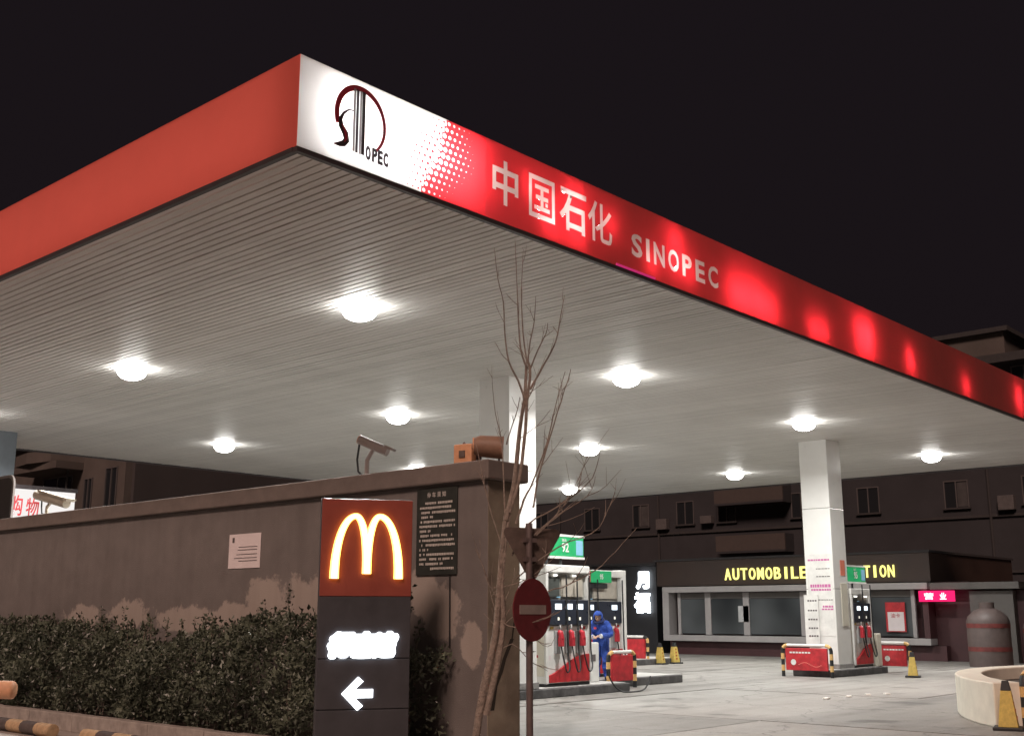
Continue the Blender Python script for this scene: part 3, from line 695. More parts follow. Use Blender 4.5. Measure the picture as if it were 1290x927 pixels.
# ------------------------------------------------------------------ wall with cap
def wall_mat():
    m = mat('wall_paint', (.172, .154, .146), .85, var=.12, scale=2.2, bump=.25, bscale=70)
    t = m.node_tree; b = t.nodes['Principled BSDF']; src = b.inputs['Base Color'].links[0].from_socket
    g = t.nodes.new('ShaderNodeNewGeometry'); sp = t.nodes.new('ShaderNodeSeparateXYZ'); t.links.new(g.outputs['Position'], sp.inputs[0])
    nz = t.nodes.new('ShaderNodeTexNoise'); nz.inputs['Scale'].default_value = 3.4; nz.inputs['Detail'].default_value = 10; nz.inputs['Roughness'].default_value = .68; t.links.new(g.outputs['Position'], nz.inputs['Vector'])
    def ma(op, a, b_=None):
        n = t.nodes.new('ShaderNodeMath'); n.operation = op
        for i, v in enumerate((a, b_)):
            if v is None: continue
            if isinstance(v, (int, float)): n.inputs[i].default_value = v
            else: t.links.new(v, n.inputs[i])
        return n.outputs[0]
    tot = None
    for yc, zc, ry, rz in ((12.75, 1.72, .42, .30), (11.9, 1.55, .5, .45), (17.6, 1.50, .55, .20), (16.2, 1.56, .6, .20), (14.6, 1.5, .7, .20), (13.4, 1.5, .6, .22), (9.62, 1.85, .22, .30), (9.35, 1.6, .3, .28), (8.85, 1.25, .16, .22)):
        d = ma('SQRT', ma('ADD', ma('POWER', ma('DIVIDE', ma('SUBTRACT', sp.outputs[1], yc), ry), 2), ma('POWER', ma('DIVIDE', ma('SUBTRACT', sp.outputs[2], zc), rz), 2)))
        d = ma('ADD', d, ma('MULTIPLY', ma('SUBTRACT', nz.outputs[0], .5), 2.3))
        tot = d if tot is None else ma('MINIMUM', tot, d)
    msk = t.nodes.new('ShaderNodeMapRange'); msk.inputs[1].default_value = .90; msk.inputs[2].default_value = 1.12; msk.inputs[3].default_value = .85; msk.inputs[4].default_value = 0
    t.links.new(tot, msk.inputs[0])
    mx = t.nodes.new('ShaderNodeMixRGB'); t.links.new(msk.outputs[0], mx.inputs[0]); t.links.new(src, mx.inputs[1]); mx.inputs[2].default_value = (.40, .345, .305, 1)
    mp = t.nodes.new('ShaderNodeMapping'); mp.inputs['Scale'].default_value = (3, 3, .22); t.links.new(g.outputs['Position'], mp.inputs[0])
    nd = t.nodes.new('ShaderNodeTexNoise'); nd.inputs['Scale'].default_value = 1.6; nd.inputs['Detail'].default_value = 7; t.links.new(mp.outputs[0], nd.inputs['Vector'])
    rd = t.nodes.new('ShaderNodeValToRGB'); rd.color_ramp.elements[0].position = .33; rd.color_ramp.elements[0].color = (.62, .6, .58, 1); rd.color_ramp.elements[1].position = .58; t.links.new(nd.outputs[0], rd.inputs[0])
    md_ = t.nodes.new('ShaderNodeMixRGB'); md_.blend_type = 'MULTIPLY'; md_.inputs[0].default_value = .22; t.links.new(mx.outputs[0], md_.inputs[1]); t.links.new(rd.outputs[0], md_.inputs[2]); mx = md_
    # the end face is paler, with mottled bare patches
    sn = t.nodes.new('ShaderNodeSeparateXYZ'); t.links.new(g.outputs['Normal'], sn.inputs[0])
    endf = ma('LESS_THAN', sn.outputs[1], -.5)
    n2 = t.nodes.new('ShaderNodeTexNoise'); n2.inputs['Scale'].default_value = 1.7; n2.inputs['Detail'].default_value = 6; t.links.new(g.outputs['Position'], n2.inputs['Vector'])
    r2 = t.nodes.new('ShaderNodeValToRGB'); r2.color_ramp.elements[0].position = .38; r2.color_ramp.elements[1].position = .62
    r2.color_ramp.elements[0].color = (.16, .13, .10, 1); r2.color_ramp.elements[1].color = (.30, .26, .20, 1); t.links.new(n2.outputs[0], r2.inputs[0])
    m2 = t.nodes.new('ShaderNodeMixRGB'); t.links.new(endf, m2.inputs[0]); t.links.new(mx.outputs[0], m2.inputs[1]); t.links.new(r2.outputs[0], m2.inputs[2])
    t.links.new(m2.outputs[0], b.inputs['Base Color'])
    return m
wl = thing('boundary_wall', 'long brown rendered boundary wall with concrete cap behind the hedge', 'wall', (9.2, 8.62, 0))
MB().box(0, .54, 0, 18, 0, 3.05).build('wall_body', wall_mat(), wl, bevel=.012)
MB().box(-.08, .62, -.07, 18.05, 3.05, 3.27).build('cap', mat('cap_concrete', (.18, .15, .135), .85, var=.15, scale=4, bump=.3), wl, bevel=.02)
mb = MB()
cp = [(.47, 1.62), (.43, 1.45), (.40, 1.30), (.33, 1.18), (.27, 1.08), (.22, .95), (.13, .80), (.08, .55)]
for (a, z), (b, y) in zip(cp, cp[1:]):
    w0 = .012 if z > 1.3 else .03
    mb.quad((a-w0, -.0025, z), (a+w0, -.0025, z), (b+w0, -.0025, y), (b-w0, -.0025, y))
mb.build('crack', mat('crack_dark', (.03, .024, .018), .95), wl)
MB().tube([(-.012, .58, 2.0), (-.012, .57, 1.2)], .009, 5).build('cable', M['black'], wl)
# paper notice and black notice board
t = thing('paper_notice', 'square white paper notice pasted on the brown wall', 'notice', (9.195, 13.22, 2.42), 0)
MB().box(-.006, -.001, -.37, .37, -.235, .235).build('sheet', M['paper'], t)
bars('lettering', M['ink'], t, -.006, [(-.3, -.29+.52*random.uniform(.7, 1), z, z+.009) for z in (.05, .01, -.05, -.10, -.14)] + [(.24, .29, .12, .19)])
t = thing('notice_board', 'tall black notice board with rows of white lettering on the wall', 'notice board', (9.195, 9.42, 2.51), 0)
bd = MB().box(-.02, -.001, -.335, .335, -.50, .50).build('board', M['board'], t, bevel=.004)
rows = []
for i, (a, b) in enumerate(((.2,.95),(.06,.9),(.1,.98),(.1,.4),(.08,.98),(.05,.98),(.06,.36),(.08,.96),(.05,.97),(.06,.97),(.06,.28),(.06,.98),(.06,.97),(.06,.66),(.36,.97))):
    z = .33 - i*.054; y = a
    while y < b:
        q = random.uniform(.022, .042)
        if random.random() < .9: rows.append((.31-(y+q)*.62+.0, .31-y*.62, z-.014+random.uniform(-.003,.003), z+.012))
        y += q + .012
bars('lettering', M['chalk'], bd, -.02, rows)
for k, ch in enumerate('停车须知'):
    text('title_character', ch, M['chalk'], (-.023, .125-k*.083, .425), FACE_X, .062, .058, .001, .01, parent=bd)

# ------------------------------------------------------------------ security cameras and floodlights on the wall
def cctv(base, head, yaw, pitch, label, m, L_=.42, r=.062, shield=False):
    t = thing('security_camera', label, 'camera', base, 0, 'security cameras on the wall')
    h = Vector(head) - Vector(base)
    MB().box(-.06, .06, -.08, .08, 0, .025).build('foot', m, t, bevel=.006)
    MB().tube([(0, 0, .02), (0, .0, h.z*.55), (h.x, h.y, h.z-.04)], [.032, .03, .028], 8).build('bracket', m, t, True)
    hd = bpy.data.objects.new('housing', None)
    mb = MB(); mb.tube([(-L_/2, 0, 0), (L_/2, 0, 0)], r, 14)
    if shield: mb.box(-L_*.35, L_*.6, -r*1.25, r*1.25, r*.75, r*1.2)
    hd = mb.build('housing', m, t, True, loc=h, rot=(0, pitch, yaw))
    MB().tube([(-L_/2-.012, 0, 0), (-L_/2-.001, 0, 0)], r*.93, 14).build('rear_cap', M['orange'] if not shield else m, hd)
    MB().tube([(-L_/2-.02, 0, 0), (-L_/2-.013, 0, 0)], r*.3, 8).build('cable_gland', M['black'], hd)
    MB().box(L_/2-.05, L_/2+.07, -r*1.05, r*1.05, r*.55, r*1.08).build('visor', m, hd)
    MB().tube([(h.x-.1, h.y+.16, h.z+.02), (-.02, .17, h.z*.6), (-.02, .14, h.z*.2), (0, .08, .02)], .014, 6).build('cable', M['black'], t, True)
    return t
cctv((9.35, 10.88, 3.272), (9.35, 10.76, 3.66), R(-62), R(24), 'grey bullet security camera tilted down on the middle of the wall cap', M['camgrey'])
cctv((9.4, 19.6, 3.272), (9.4, 19.45, 3.56), R(-75), R(14), 'off white security camera with sun shield in front of the lit red lettered sign', M['camwhite'], .8, .085, True)
t = thing('floodlight', 'boxy orange lit floodlight sitting low on the wall cap', 'floodlight', (9.42, 9.18, 3.272), R(12), 'floodlights at the end of the wall')
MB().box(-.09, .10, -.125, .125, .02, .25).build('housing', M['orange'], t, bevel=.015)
MB().box(.101, .19, -.10, .10, .05, .21).build('front_hood', M['black'], t, bevel=.01); MB().box(-.105, -.091, -.04, .04, .09, .17).build('junction_box', M['signback'], t)
MB().tube([(0, .15, 0), (0, .15, .15)], .016, 6).build('bracket', M['pole'], t); MB().tube([(0, -.15, 0), (0, -.15, .15)], .016, 6).build('bracket', M['pole'], t); MB().box(-.03, .03, -.17, .17, .0, .018).build('bracket_foot', M['pole'], t)
MB().ball((0, .03, .265), .022).build('wing_nut', M['pole'], t)
t = thing('floodlight', 'round drum floodlight on two thin legs at the wall corner', 'floodlight', (9.42, 8.82, 3.272), R(-48), 'floodlights at the end of the wall')
MB().tube([(-.17, 0, .20), (-.1, 0, .20), (.17, 0, .18)], [.10, .125, .135], 16).build('housing', mat('drum_brown', (.26, .15, .10), .6, var=.2), t, True)
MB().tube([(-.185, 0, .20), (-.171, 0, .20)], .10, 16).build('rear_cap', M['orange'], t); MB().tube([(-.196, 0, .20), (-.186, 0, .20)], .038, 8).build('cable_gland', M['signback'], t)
for x in (-.1, .12): MB().tube([(x, .0, 0), (x, .0, .09)], .014, 6).build('leg', M['pole'], t)

# ------------------------------------------------------------------ kerb, wheel stops, rail end
kb = thing('hedge_kerb', 'low warm lit stone kerb along the foot of the hedge', 'kerb', (7.95, 9.0, 0))
y = 0.0; i = 0
while y < 17:
    l = .62 + random.uniform(-.05, .05)
    MB().box(random.uniform(-.006, .006), .16, y+.004, y+l-.004, -.02, .215+random.uniform(-.006, .004)).build('kerb_stone', M['kerb'], kb, bevel=.012)
    y += l
def stop(y0, y1, label):
    t = thing('wheel_stop', label, 'wheel stop', (7.42, y0, 0), 0, 'striped wheel stops along the kerb')
    n = max(2, round((y1-y0)/.42)); d = (y1-y0)/n
    for k in range(n):
        MB().tube([(0, k*d, .075), (0, k*d+d-.002, .075)], [.085, .085], 10).build('stripe', mat('worn_amber', (.46, .31, .18), .7, var=.3, scale=14) if k % 2 == 0 else mat('worn_black', (.09, .07, .065), .8, var=.3, scale=14), t, True)
    for f in (.15, .85): MB().box(-.03, .03, (y1-y0)*f-.03, (y1-y0)*f+.03, -.02, .02).build('foot', M['black'], t)
stop(14.75, 17.6, 'yellow and black wheel stop at the kerb below the rail end')
stop(12.0, 13.9, 'yellow and black wheel stop at the kerb, closer to the burger sign')
t = thing('barrier_arm', 'rounded wooden looking barrier arm end lit orange over the kerb', 'barrier', (5.6, 14.7, 0))
a, b = at(20, 869, 13.0), at(-70, 866, 13.0); o = Vector((5.6, 14.7, 0))
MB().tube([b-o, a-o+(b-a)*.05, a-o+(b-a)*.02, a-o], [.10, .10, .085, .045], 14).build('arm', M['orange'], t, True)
MB().tube([b-o, Vector((b.x, b.y, -.02))-o], .06, 10).build('post', M['pole'], t)

# ------------------------------------------------------------------ hedge
def leaves(name, parent, n, fpt, size, m, seed=1):
    rnd = random.Random(seed); vs = []; fs = []
    for i in range(n):
        p, sc = fpt(rnd)
        s = size * rnd.uniform(.45, 1.0 + rnd.random()*.8) * sc
        ax = Vector((rnd.gauss(0, 1), rnd.gauss(0, 1), rnd.gauss(.4, 1))).normalized(); sd_ = ax.cross(Vector((rnd.gauss(0, 1), rnd.gauss(0, 1), rnd.gauss(0, 1)))).normalized()
        k = len(vs); nn = ax.cross(sd_)*s*.18
        vs += [p, p + ax*s*.5 + sd_*s*.3 + nn, p + ax*s, p + ax*s*.5 - sd_*s*.3 + nn]; fs.append((k, k+1, k+2)); fs.append((k, k+2, k+3))
    me = bpy.data.meshes.new(name); me.from_pydata([tuple(v) for v in vs], [], fs); me.update()
    return obj(name, me, m, parent)
hg = thing('clipped_hedge', 'long dark green hedge growing between kerb and brown wall', 'hedge', (8.1, 9.0, 0))
def hed(rnd):
    y = rnd.uniform(.0, 17); z = rnd.random()**.8
    n = math.sin(y*2.1)*.06 + math.sin(y*5.3+1)*.05 + math.sin(y*11)*.04
    top = 1.36 + n*1.1 + .10*math.sin(y*.9) + (.16 if 1.6 < y < 3.2 else 0) - (.28 if y < .8 else 0)
    zz = .16 + z*(top-.16); bulge = .08*math.sin(y*3.7+zz*4) + .06*math.sin(zz*9+y*7)
    front = .18 - bulge - .22*math.sin(min(1, z)*math.pi) + .25*max(0, z-.8)*2
    x = front + rnd.random()**2.2 * .75
    g_ = math.sin(y*4.7+zz*3.1)*math.sin(zz*7.3-y*2.3+1)+math.sin(y*9.1-zz*5)*.5
    if g_ < -.45: x += .22
    elif g_ > .6: x -= .05
    return Vector((min(x, 1.02), y, zz)), 1
leaves('leaf_mass', hg, 60000, hed, .062, M['leaf'], 3)['kind'] = 'stuff'
def sprig_set():
    rnd = random.Random(5); mb = MB(); pts = []
    for y, x, h in [(2.35, .5, .55), (2.75, .45, .35), (3.1, .6, .28), (4.0, .5, .2), (6.1, .4, .28), (6.9, .5, .30), (6.5, .5, .2), (7.6, .5, .25), (9.5, .4, .22), (11.2, .4, .3), (.55, .55, .30), (.25, .5, .5), (1.0, .6, .3), (12.5, .5, .2), (14, .5, .25)] + [(rnd.uniform(.2, 16), rnd.uniform(.3, .8), rnd.uniform(.08, .2)) for _ in range(60)]:
        z0 = 1.2; p0 = Vector((x, y, z0)); p1 = Vector((x+rnd.uniform(-.05, .05), y+rnd.uniform(-.05, .05), 1.36+h))
        mb.tube([p0, (p0+p1)/2+Vector((rnd.uniform(-.02, .02),)*3), p1], [.006, .005, .003], 4, False)
        for k in range(int(22+60*h)): pts.append(p0.lerp(p1, rnd.uniform(.2, 1.02)) + Vector((rnd.gauss(0, .018), rnd.gauss(0, .018), rnd.gauss(0, .01))))
    mb.build('sprig_stems', M['bark'], hg)['kind'] = 'stuff'
    it = iter(pts)
    leaves('sprig_leaves', hg, len(pts), lambda r: (next(it), .9), .055, M['leaf'], 9)['kind'] = 'stuff'
sprig_set()
MB().box(.0, 1.08, -.0, 17, -.02, .15).build('soil_bed', M['soil'], hg)
mb = MB(); rnd = random.Random(2)
for i in range(120):
    y = rnd.uniform(0, 17); mb.tube([(.5+rnd.uniform(-.15, .15), y, .1), (.5+rnd.uniform(-.3, .25), y+rnd.uniform(-.15, .15), 1.15)], [.012, .006], 4, False)
mb.build('stems', M['bark'], hg)['kind'] = 'stuff'

# ------------------------------------------------------------------ burger totem
tp = at(460, 760, 11.9); view = math.atan2(tp.y, tp.x)
tt = thing('restaurant_totem', 'tall charcoal totem sign with glowing yellow arches on a red panel', 'totem sign', (tp.x, tp.y, 0), view - R(90) + R(8))
WT = .96
MB().box(-WT/2, WT/2, -.0, .12, 0, 2.76).build('cabinet', M['totem'], tt, bevel=.008)
MB().box(-WT/2+.002, WT/2-.002, -.022, -.001, 1.752, 2.752).build('red_panel', M['totemred'], tt, bevel=.006)
for a, b in ((.03, .62), (.63, 1.12), (1.13, 1.748)):
    MB().box(-WT/2+.004, WT/2-.004, -.016, -.001, a, b).build('lower_panel', M['totem'], tt, bevel=.005)
def arches():
    prof = []
    def leg(x0, x1, xt, z0, z1, w0, w1, N=20):     # half arch from foot x0 to crown xt
        pts = []
        for i in range(N+1):
            t = i/N; x = x0 + (xt-x0)*(1-math.cos(t*math.pi/2))**1.0; z = z0 + (z1-z0)*math.sin(t*math.pi/2)**.9; pts.append((x, z))
        return pts
    zb, zt = 1.93, 2.575
    L1 = leg(-.335, 0, -.125, zb, zt, 0, 0); R1 = leg(.0, 0, -.125, zb+.05, zt, 0, 0)
    L2 = leg(.0, 0, .125, zb+.05, zt, 0, 0); R2 = leg(.335, 0, .125, zb, zt, 0, 0)
    for nm, y0, y1, k, m in (('arch', -.055, -.023, 1.0, L['arch']), ('arch_core', -.060, -.0555, .62, L['archcore'])):
        for side, (A, B) in enumerate(((L1, R1), (L2, R2))):
            path = A + B[::-1][1:]; n = len(path); bm = bmesh.new(); o_ = []; i_ = []
            for j, (x, z) in enumerate(path):
                p, q = path[max(0, j-1)], path[min(n-1, j+1)]; dx, dz = q[0]-p[0], q[1]-p[1]; l = math.hypot(dx, dz); nx, nz = -dz/l, dx/l
                f = 1 - abs(j/(n-1)-.5)*2; wd = (.092*(1-f) + .056*f)*k
                o_.append((x+nx*wd/2, z+nz*wd/2)); i_.append((x-nx*wd/2, z-nz*wd/2))
            yy = y0 - (.0006 if side else 0)
            V = [[bm.verts.new((p[0], y_, p[1])) for p in lst] for lst, y_ in ((o_, yy), (i_, yy), (o_, y1), (i_, y1))]
            for j in range(n-1):
                bm.faces.new((V[0][j], V[0][j+1], V[1][j+1], V[1][j])); bm.faces.new((V[0][j], V[2][j], V[2][j+1], V[0][j+1])); bm.faces.new((V[1][j], V[1][j+1], V[3][j+1], V[3][j]))
            me = bpy.data.meshes.new(nm); bm.to_mesh(me); bm.free(); obj(nm, me, m, tt)
arches()
for k, ch in enumerate('得来速'):
    gw = text('glowing_character', ch, L['word'], (-.235 + k*.222, -.03, 1.262), FACE_Y, .215, .235, .003, .02, .25, parent=tt); bold(gw.data, .020, 10); bold(gw.data, .012, 6)
mb = MB()
cx, cz = -.065, .78
mb.prism([(cx-.155, cz), (cx+.01, cz+.165), (cx+.065, cz+.12), (cx-.02, cz+.042), (cx+.165, cz+.042), (cx+.165, cz-.042), (cx-.02, cz-.042), (cx+.065, cz-.12), (cx+.01, cz-.165)], 1, -.03, -.017)
mb.build('glowing_arrow', L['word'], tt)

# ------------------------------------------------------------------ no entry sign on its pole
sp_ = at(670, 768, 10.8); vs_ = math.atan2(sp_.y, sp_.x)
st = thing('no_entry_sign', 'round dark red no entry sign on a thin pole by the wall end', 'road sign', (sp_.x, sp_.y, 0), vs_ - R(90) + R(52))
MB().tube([(0, .03, -.02), (0, .03, 2.42)], .033, 12).build('pole', M['pole'], st, True)
MB().tube([(0, -.012, 1.61), (0, .0, 1.61)], .29, 32).build('plate', M['noentry'], st)
MB().box(-.20, .20, -.0165, -.0125, 1.57, 1.655).build('white_bar', M['noentrybar'], st)
MB().box(-.04, .04, .0, .07, 1.75, 1.79).build('clamp', M['pole'], st); MB().box(-.04, .04, .0, .07, 1.44, 1.48).build('clamp', M['pole'], st)
st2 = thing('yield_sign', 'triangular give way sign seen from its brown back above the no entry sign', 'road sign', (sp_.x, sp_.y, 0), vs_ - R(90) + R(32))
XO = .05
def rtri():
    pts = []
    for cx_, cz_, a0 in ((-.27+XO, 2.33, 90), (XO, 1.93, 210), (.27+XO, 2.33, 330)):
        for k in range(5):
            a = R(a0 + 120*k/4); pts.append((cx_+.05*math.cos(a), cz_+.05*math.sin(a)))
    return pts
MB().prism(rtri(), 1, .066, .074).build('plate', M['signback'], st2, bevel=.003)
for z in (2.26, 2.08): MB().box(-.06, .06, .0, .065, z-.02, z+.02).build('clamp', M['pole'], st2)

# ------------------------------------------------------------------ bare tree
tr = at(597, 994, 10.9); tree = thing('bare_tree', 'slender leafless tree with bundled upright branches in front of the wall end', 'tree', (tr.x, tr.y, 0))
rt_ = random.Random(11)
def stem(mb, pix, r0, r1, D=10.9, dj=.25, twigs=0, tl=.5, allp=None):
    d0 = rt_.uniform(-dj, dj); pts = []
    for i, (x, y) in enumerate(pix):
        q = i/(len(pix)-1); pts.append(at(x, y, D + d0*q) - Vector((tr.x, tr.y, 0)))
    # smooth
    sm = []
    for i in range(len(pts)-1):
        for k in range(3):
            t = k/3; p0, p1, p2_, p3_ = [pts[min(max(i+j, 0), len(pts)-1)] for j in (-1, 0, 1, 2)]
            sm.append(.5*((2*p1)+(-p0+p2_)*t+(2*p0-5*p1+4*p2_-p3_)*t*t+(-p0+3*p1-3*p2_+p3_)*t**3) + Vector((rt_.gauss(0, .004),)*3))
    sm.append(pts[-1]); n = len(sm)
    mb.tube(sm, [r0 + (r1-r0)*(i/(n-1)) for i in range(n)], 6 if r0 < .02 else 9, False)
    for k in range(int(twigs*.65+.5)):
        i = rt_.randrange(n//4, n-1); p = sm[i]; d = (sm[i+1]-sm[i]).normalized()
        s = Vector((rt_.gauss(0, 1), rt_.gauss(0, 1), rt_.gauss(.3, .6))).normalized(); dr = (d*1.0 + s*.75).normalized()
        l = tl*rt_.uniform(.3, 1.1); tp_ = [p]; cur = p
        for j in range(4):
            dr = (dr + Vector((rt_.gauss(0, .14), rt_.gauss(0, .14), .08))).normalized(); cur = cur + dr*l/4; tp_.append(cur)
        mb.tube(tp_, [.0042, .0036, .003, .0024, .0016], 4, False)
        if rt_.random() < .6:
            q = tp_[2]; e = q + (dr + Vector((rt_.gauss(0, .7), rt_.gauss(0, .7), .2))).normalized()*l*.4; mb.tube([q, (q+e)/2, e], [.003, .0024, .0014], 4, False)
    return sm
mb = MB()
stem(mb, [(597, 1000), (600, 925), (612, 855), (624, 800), (629, 740), (633, 690), (637, 650)], .043, .022, dj=0, twigs=8, tl=.5)
mb.build('trunk', M['bark'], tree, True)
mb = MB()
stem(mb, [(612, 900), (628, 830), (634, 780), (632, 735), (636, 690), (642, 640)], .035, .018, dj=.02, twigs=10, tl=.4)
stem(mb, [(637, 655), (646, 620), (651, 580), (655, 540), (661, 500), (663, 460)], .028, .014, dj=.05, twigs=10, tl=.45)
stem(mb, [(642, 645), (655, 600), (662, 540), (664, 505), (668, 470), (665, 455)], .02, .012, dj=.05, twigs=8)
stem(mb, [(663, 508), (653, 480), (641, 455), (636, 420), (634, 380), (627, 350), (623, 312)], .012, .003, twigs=4, tl=.3)
stem(mb, [(663, 462), (656, 440), (653, 400), (651, 350), (649, 302)], .012, .003, twigs=3, tl=.3)
stem(mb, [(664, 458), (659, 420), (657, 370), (659, 318)], .010, .003, twigs=3, tl=.25)
stem(mb, [(665, 456), (668, 430), (673, 405), (675, 373)], .009, .003, twigs=3, tl=.25)
stem(mb, [(666, 470), (678, 440), (688, 420), (690, 407)], .009, .003, twigs=3, tl=.25)
stem(mb, [(668, 490), (685, 460), (700, 430), (706, 400), (711, 372)], .011, .003, twigs=6, tl=.3)
stem(mb, [(672, 640), (678, 600), (690, 560), (702, 520), (715, 480), (719, 465)], .011, .003, twigs=8, tl=.4)
stem(mb, [(650, 660), (660, 630), (672, 605), (690, 555), (700, 510), (712, 468)], .013, .003, twigs=8, tl=.35)
stem(mb, [(640, 680), (636, 640), (634, 590), (632, 555), (624, 520), (620, 482)], .010, .003, twigs=6, tl=.3)
stem(mb, [(638, 560), (644, 540), (652, 515), (655, 500)], .007, .003, twigs=3, tl=.25)
stem(mb, [(645, 700), (665, 660), (700, 640), (740, 610), (752, 585), (757, 560)], .010, .0025, twigs=8, tl=.5)
stem(mb, [(650, 700), (690, 660), (715, 630), (730, 600), (742, 570)], .009, .0025, twigs=8, tl=.5)
stem(mb, [(655, 690), (700, 650), (740, 625), (750, 600)], .008, .0025, twigs=6, tl=.5)
stem(mb, [(650, 730), (700, 690), (745, 672), (760, 655), (775, 620)], .008, .0025, twigs=6, tl=.4)
stem(mb, [(690, 745), (720, 735), (750, 718), (775, 695), (802, 665)], .007, .0025, dj=.1, twigs=3, tl=.4)
stem(mb, [(630, 760), (616, 735), (608, 712), (598, 690)], .007, .0025, twigs=5, tl=.35)
stem(mb, [(633, 690), (620, 650), (612, 620), (606, 590), (600, 560)], .007, .0025, twigs=5, tl=.3)
stem(mb, [(625, 800), (650, 775), (670, 800), (690, 815), (700, 800)], .006, .002, twigs=5, tl=.4)
stem(mb, [(625, 780), (650, 790), (680, 780), (700, 772)], .006, .002, twigs=5, tl=.35)
stem(mb, [(620, 830), (645, 810), (665, 830), (690, 845)], .006, .002, twigs=4, tl=.35)
stem(mb, [(622, 740), (650, 735), (675, 722), (700, 700)], .006, .002, twigs=5, tl=.35)
mb.build('branches', M['bark'], tree, True)

# ------------------------------------------------------------------ shop building behind the forecourt
XF = 38.5
sh = thing('station_shop', 'low dark red station shop with yellow lit lettering above white framed windows', 'shop', (XF, 12.6, 0))
def s_(y): return y - 12.6
MB().box(.35, 8, s_(14.2), s_(26.3), 0, 2.62).build('wall', M['shopred'], sh)
MB().box(-.05, 8.2, s_(15.35), s_(26.6), 2.64, 3.62).build('sign_band', mat('band_dark_brown', (.045, .026, .02), .6, var=.2, scale=1), sh)
MB().box(-.1, 8.3, s_(15.3), s_(26.7), 3.621, 3.70).build('roof_edge', M['roofm'], sh)
MB().box(-.28, .3, s_(15.4), s_(26.2), 2.38, 2.60).build('window_surround', M['frame'], sh, bevel=.01)
MB().box(-.28, .3, s_(15.4), s_(26.2), .52, .74).build('window_surround', M['frame'], sh, bevel=.01)
MB().box(-.28, .3, s_(25.9), s_(26.2), .742, 2.378).build('window_surround', M['frame'], sh, bevel=.01)
MB().box(-.28, .3, s_(15.4), s_(15.6), .742, 2.378).build('window_surround', M['shopred'], sh, bevel=.01)
MB().box(.0, .34, s_(15.0), s_(26.0), .0, .5).build('base_wall', M['shopred'], sh)
wy = [16.0, 18.0, 20.2, 22.6, 24.3, 25.7]
for a, b in zip(wy, wy[1:]):
    wn = MB().box(.10, .12, s_(a)+.12, s_(b)-.12, .80, 2.12).build('window', mat('shop_glass', (.056, .062, .066), .07, var=.35, scale=.5, col2=(.082, .088, .092), detail=1), sh)
    for q in (a+.0, b-.13): MB().box(.06, .16, s_(q)+.0, s_(q)+.13, .76, 2.36).build('frame', M['frame'], wn)
    MB().box(.07, .15, s_(a)+.14, s_(b)-.14, 2.14, 2.36).build('transom', M['shopgrey'], wn)
MB().box(.02, .05, s_(16.35), s_(17.05), .95, 1.95).build('poster', M['red'], sh)
MB().box(.01, .018, s_(16.4), s_(16.98), .98, 1.62).build('poster_sheet', M['paper'], sh)
text('poster_word', '油卡', M['red'], (.005, s_(16.7), 1.5), FACE_X, .16, .34, .001, parent=sh)
MB().box(.06, .08, s_(22.5), s_(22.95), 1.25, 1.85).build('white_cabinet', mat('white_cab', (.5, .5, .5), .5), sh)
MB().box(-.02, .33, s_(12.7), s_(14.1), 0, 2.3).build('door', M['shopgrey'], sh)
MB().box(-.3, 3, s_(12.4), s_(15.3), 2.36, 2.58).build('porch_roof', M['shopgrey'], sh)
MB().box(.34, 8, s_(12.4), s_(14.19), 0, 2.34).build('wall', M['shopred'], sh)
led = MB().box(-.42, -.34, s_(14.45), s_(15.65), 1.96, 2.32).build('led_sign', L['led'], sh)
text('led_word', '营', L['ledw'], (-.425, s_(15.3), 2.14), FACE_X, .22, .32, .002, .02, parent=led); text('led_word', '业', L['ledw'], (-.425, s_(14.82), 2.14), FACE_X, .22, .22, .002, .02, parent=led)
# lettering
xw = 23.42
for k, ch in enumerate('AUTOMOBILE'):
    yy = 23.25 - k*(3.2/9.0)
    text('sign_letter', ch, L['autow'], (-.09, s_(yy), 3.05), FACE_X, .44, .27 if ch != 'I' else .09, .03, .012, parent=sh)
for k, ch in enumerate('STATION'):
    yy = 16.70 + (6-k)*.295
    text('sign_letter', ch, L['autow'], (-.09, s_(yy), 3.02), FACE_X, .42, .23 if ch != 'I' else .08, .03, .012, parent=sh)
# dark annexe with white neon characters
an = thing('dark_annexe', 'dark low annexe carrying two white neon characters', 'annexe', (38.7, 26.8, 0))
MB().box(0, 8, 0, 9, 0, 3.5).build('wall', mat('annexe_wall', (.028, .027, .03), .6, var=.2, scale=1), an)
MB().box(-.1, 8.1, -.05, 9.1, 3.502, 3.62).build('roof_edge', M['roofm'], an)
bold(text('neon_character', '月', L['neon'], (-.1, .62, 2.90), FACE_X, .66, .58, .03, .02, parent=an).data, .028)
bold(text('neon_character', '福', L['neon'], (-.1, .66, 2.00), FACE_X, .80, .74, .03, .015, parent=an).data, .022)
# water tanks beside the shop
def tank(x, y, r, h, label):
    t = thing('storage_tank', label, 'tank', (x, y, 0), 0, 'tanks beside the shop door')
    MB().lathe([(r, 0), (r, h*.72), (r*.92, h*.8), (r*.6, h*.9), (r*.35, h*.93), (r*.35, h), (.05, h)], n=22).build('shell', M['drum'], t, True)
    for z in (.25, .62): MB().lathe([(r+.006, h*z), (r+.006, h*z+.13)], n=22).build('red_band', mat('band_faded', (.13, .025, .022), .6, var=.3), t, True)
    MB().lathe([(r*.36, h), (r*.36, h+.05), (.04, h+.05)], n=16).build('lid', M['drum'], t)
tank(35.6, 12.55, .62, 1.85, 'tall pale storage tank with red bands left of the fence')
tank(36.6, 11.3, .55, 1.6, 'shorter pale storage tank with red bands next to the taller one')
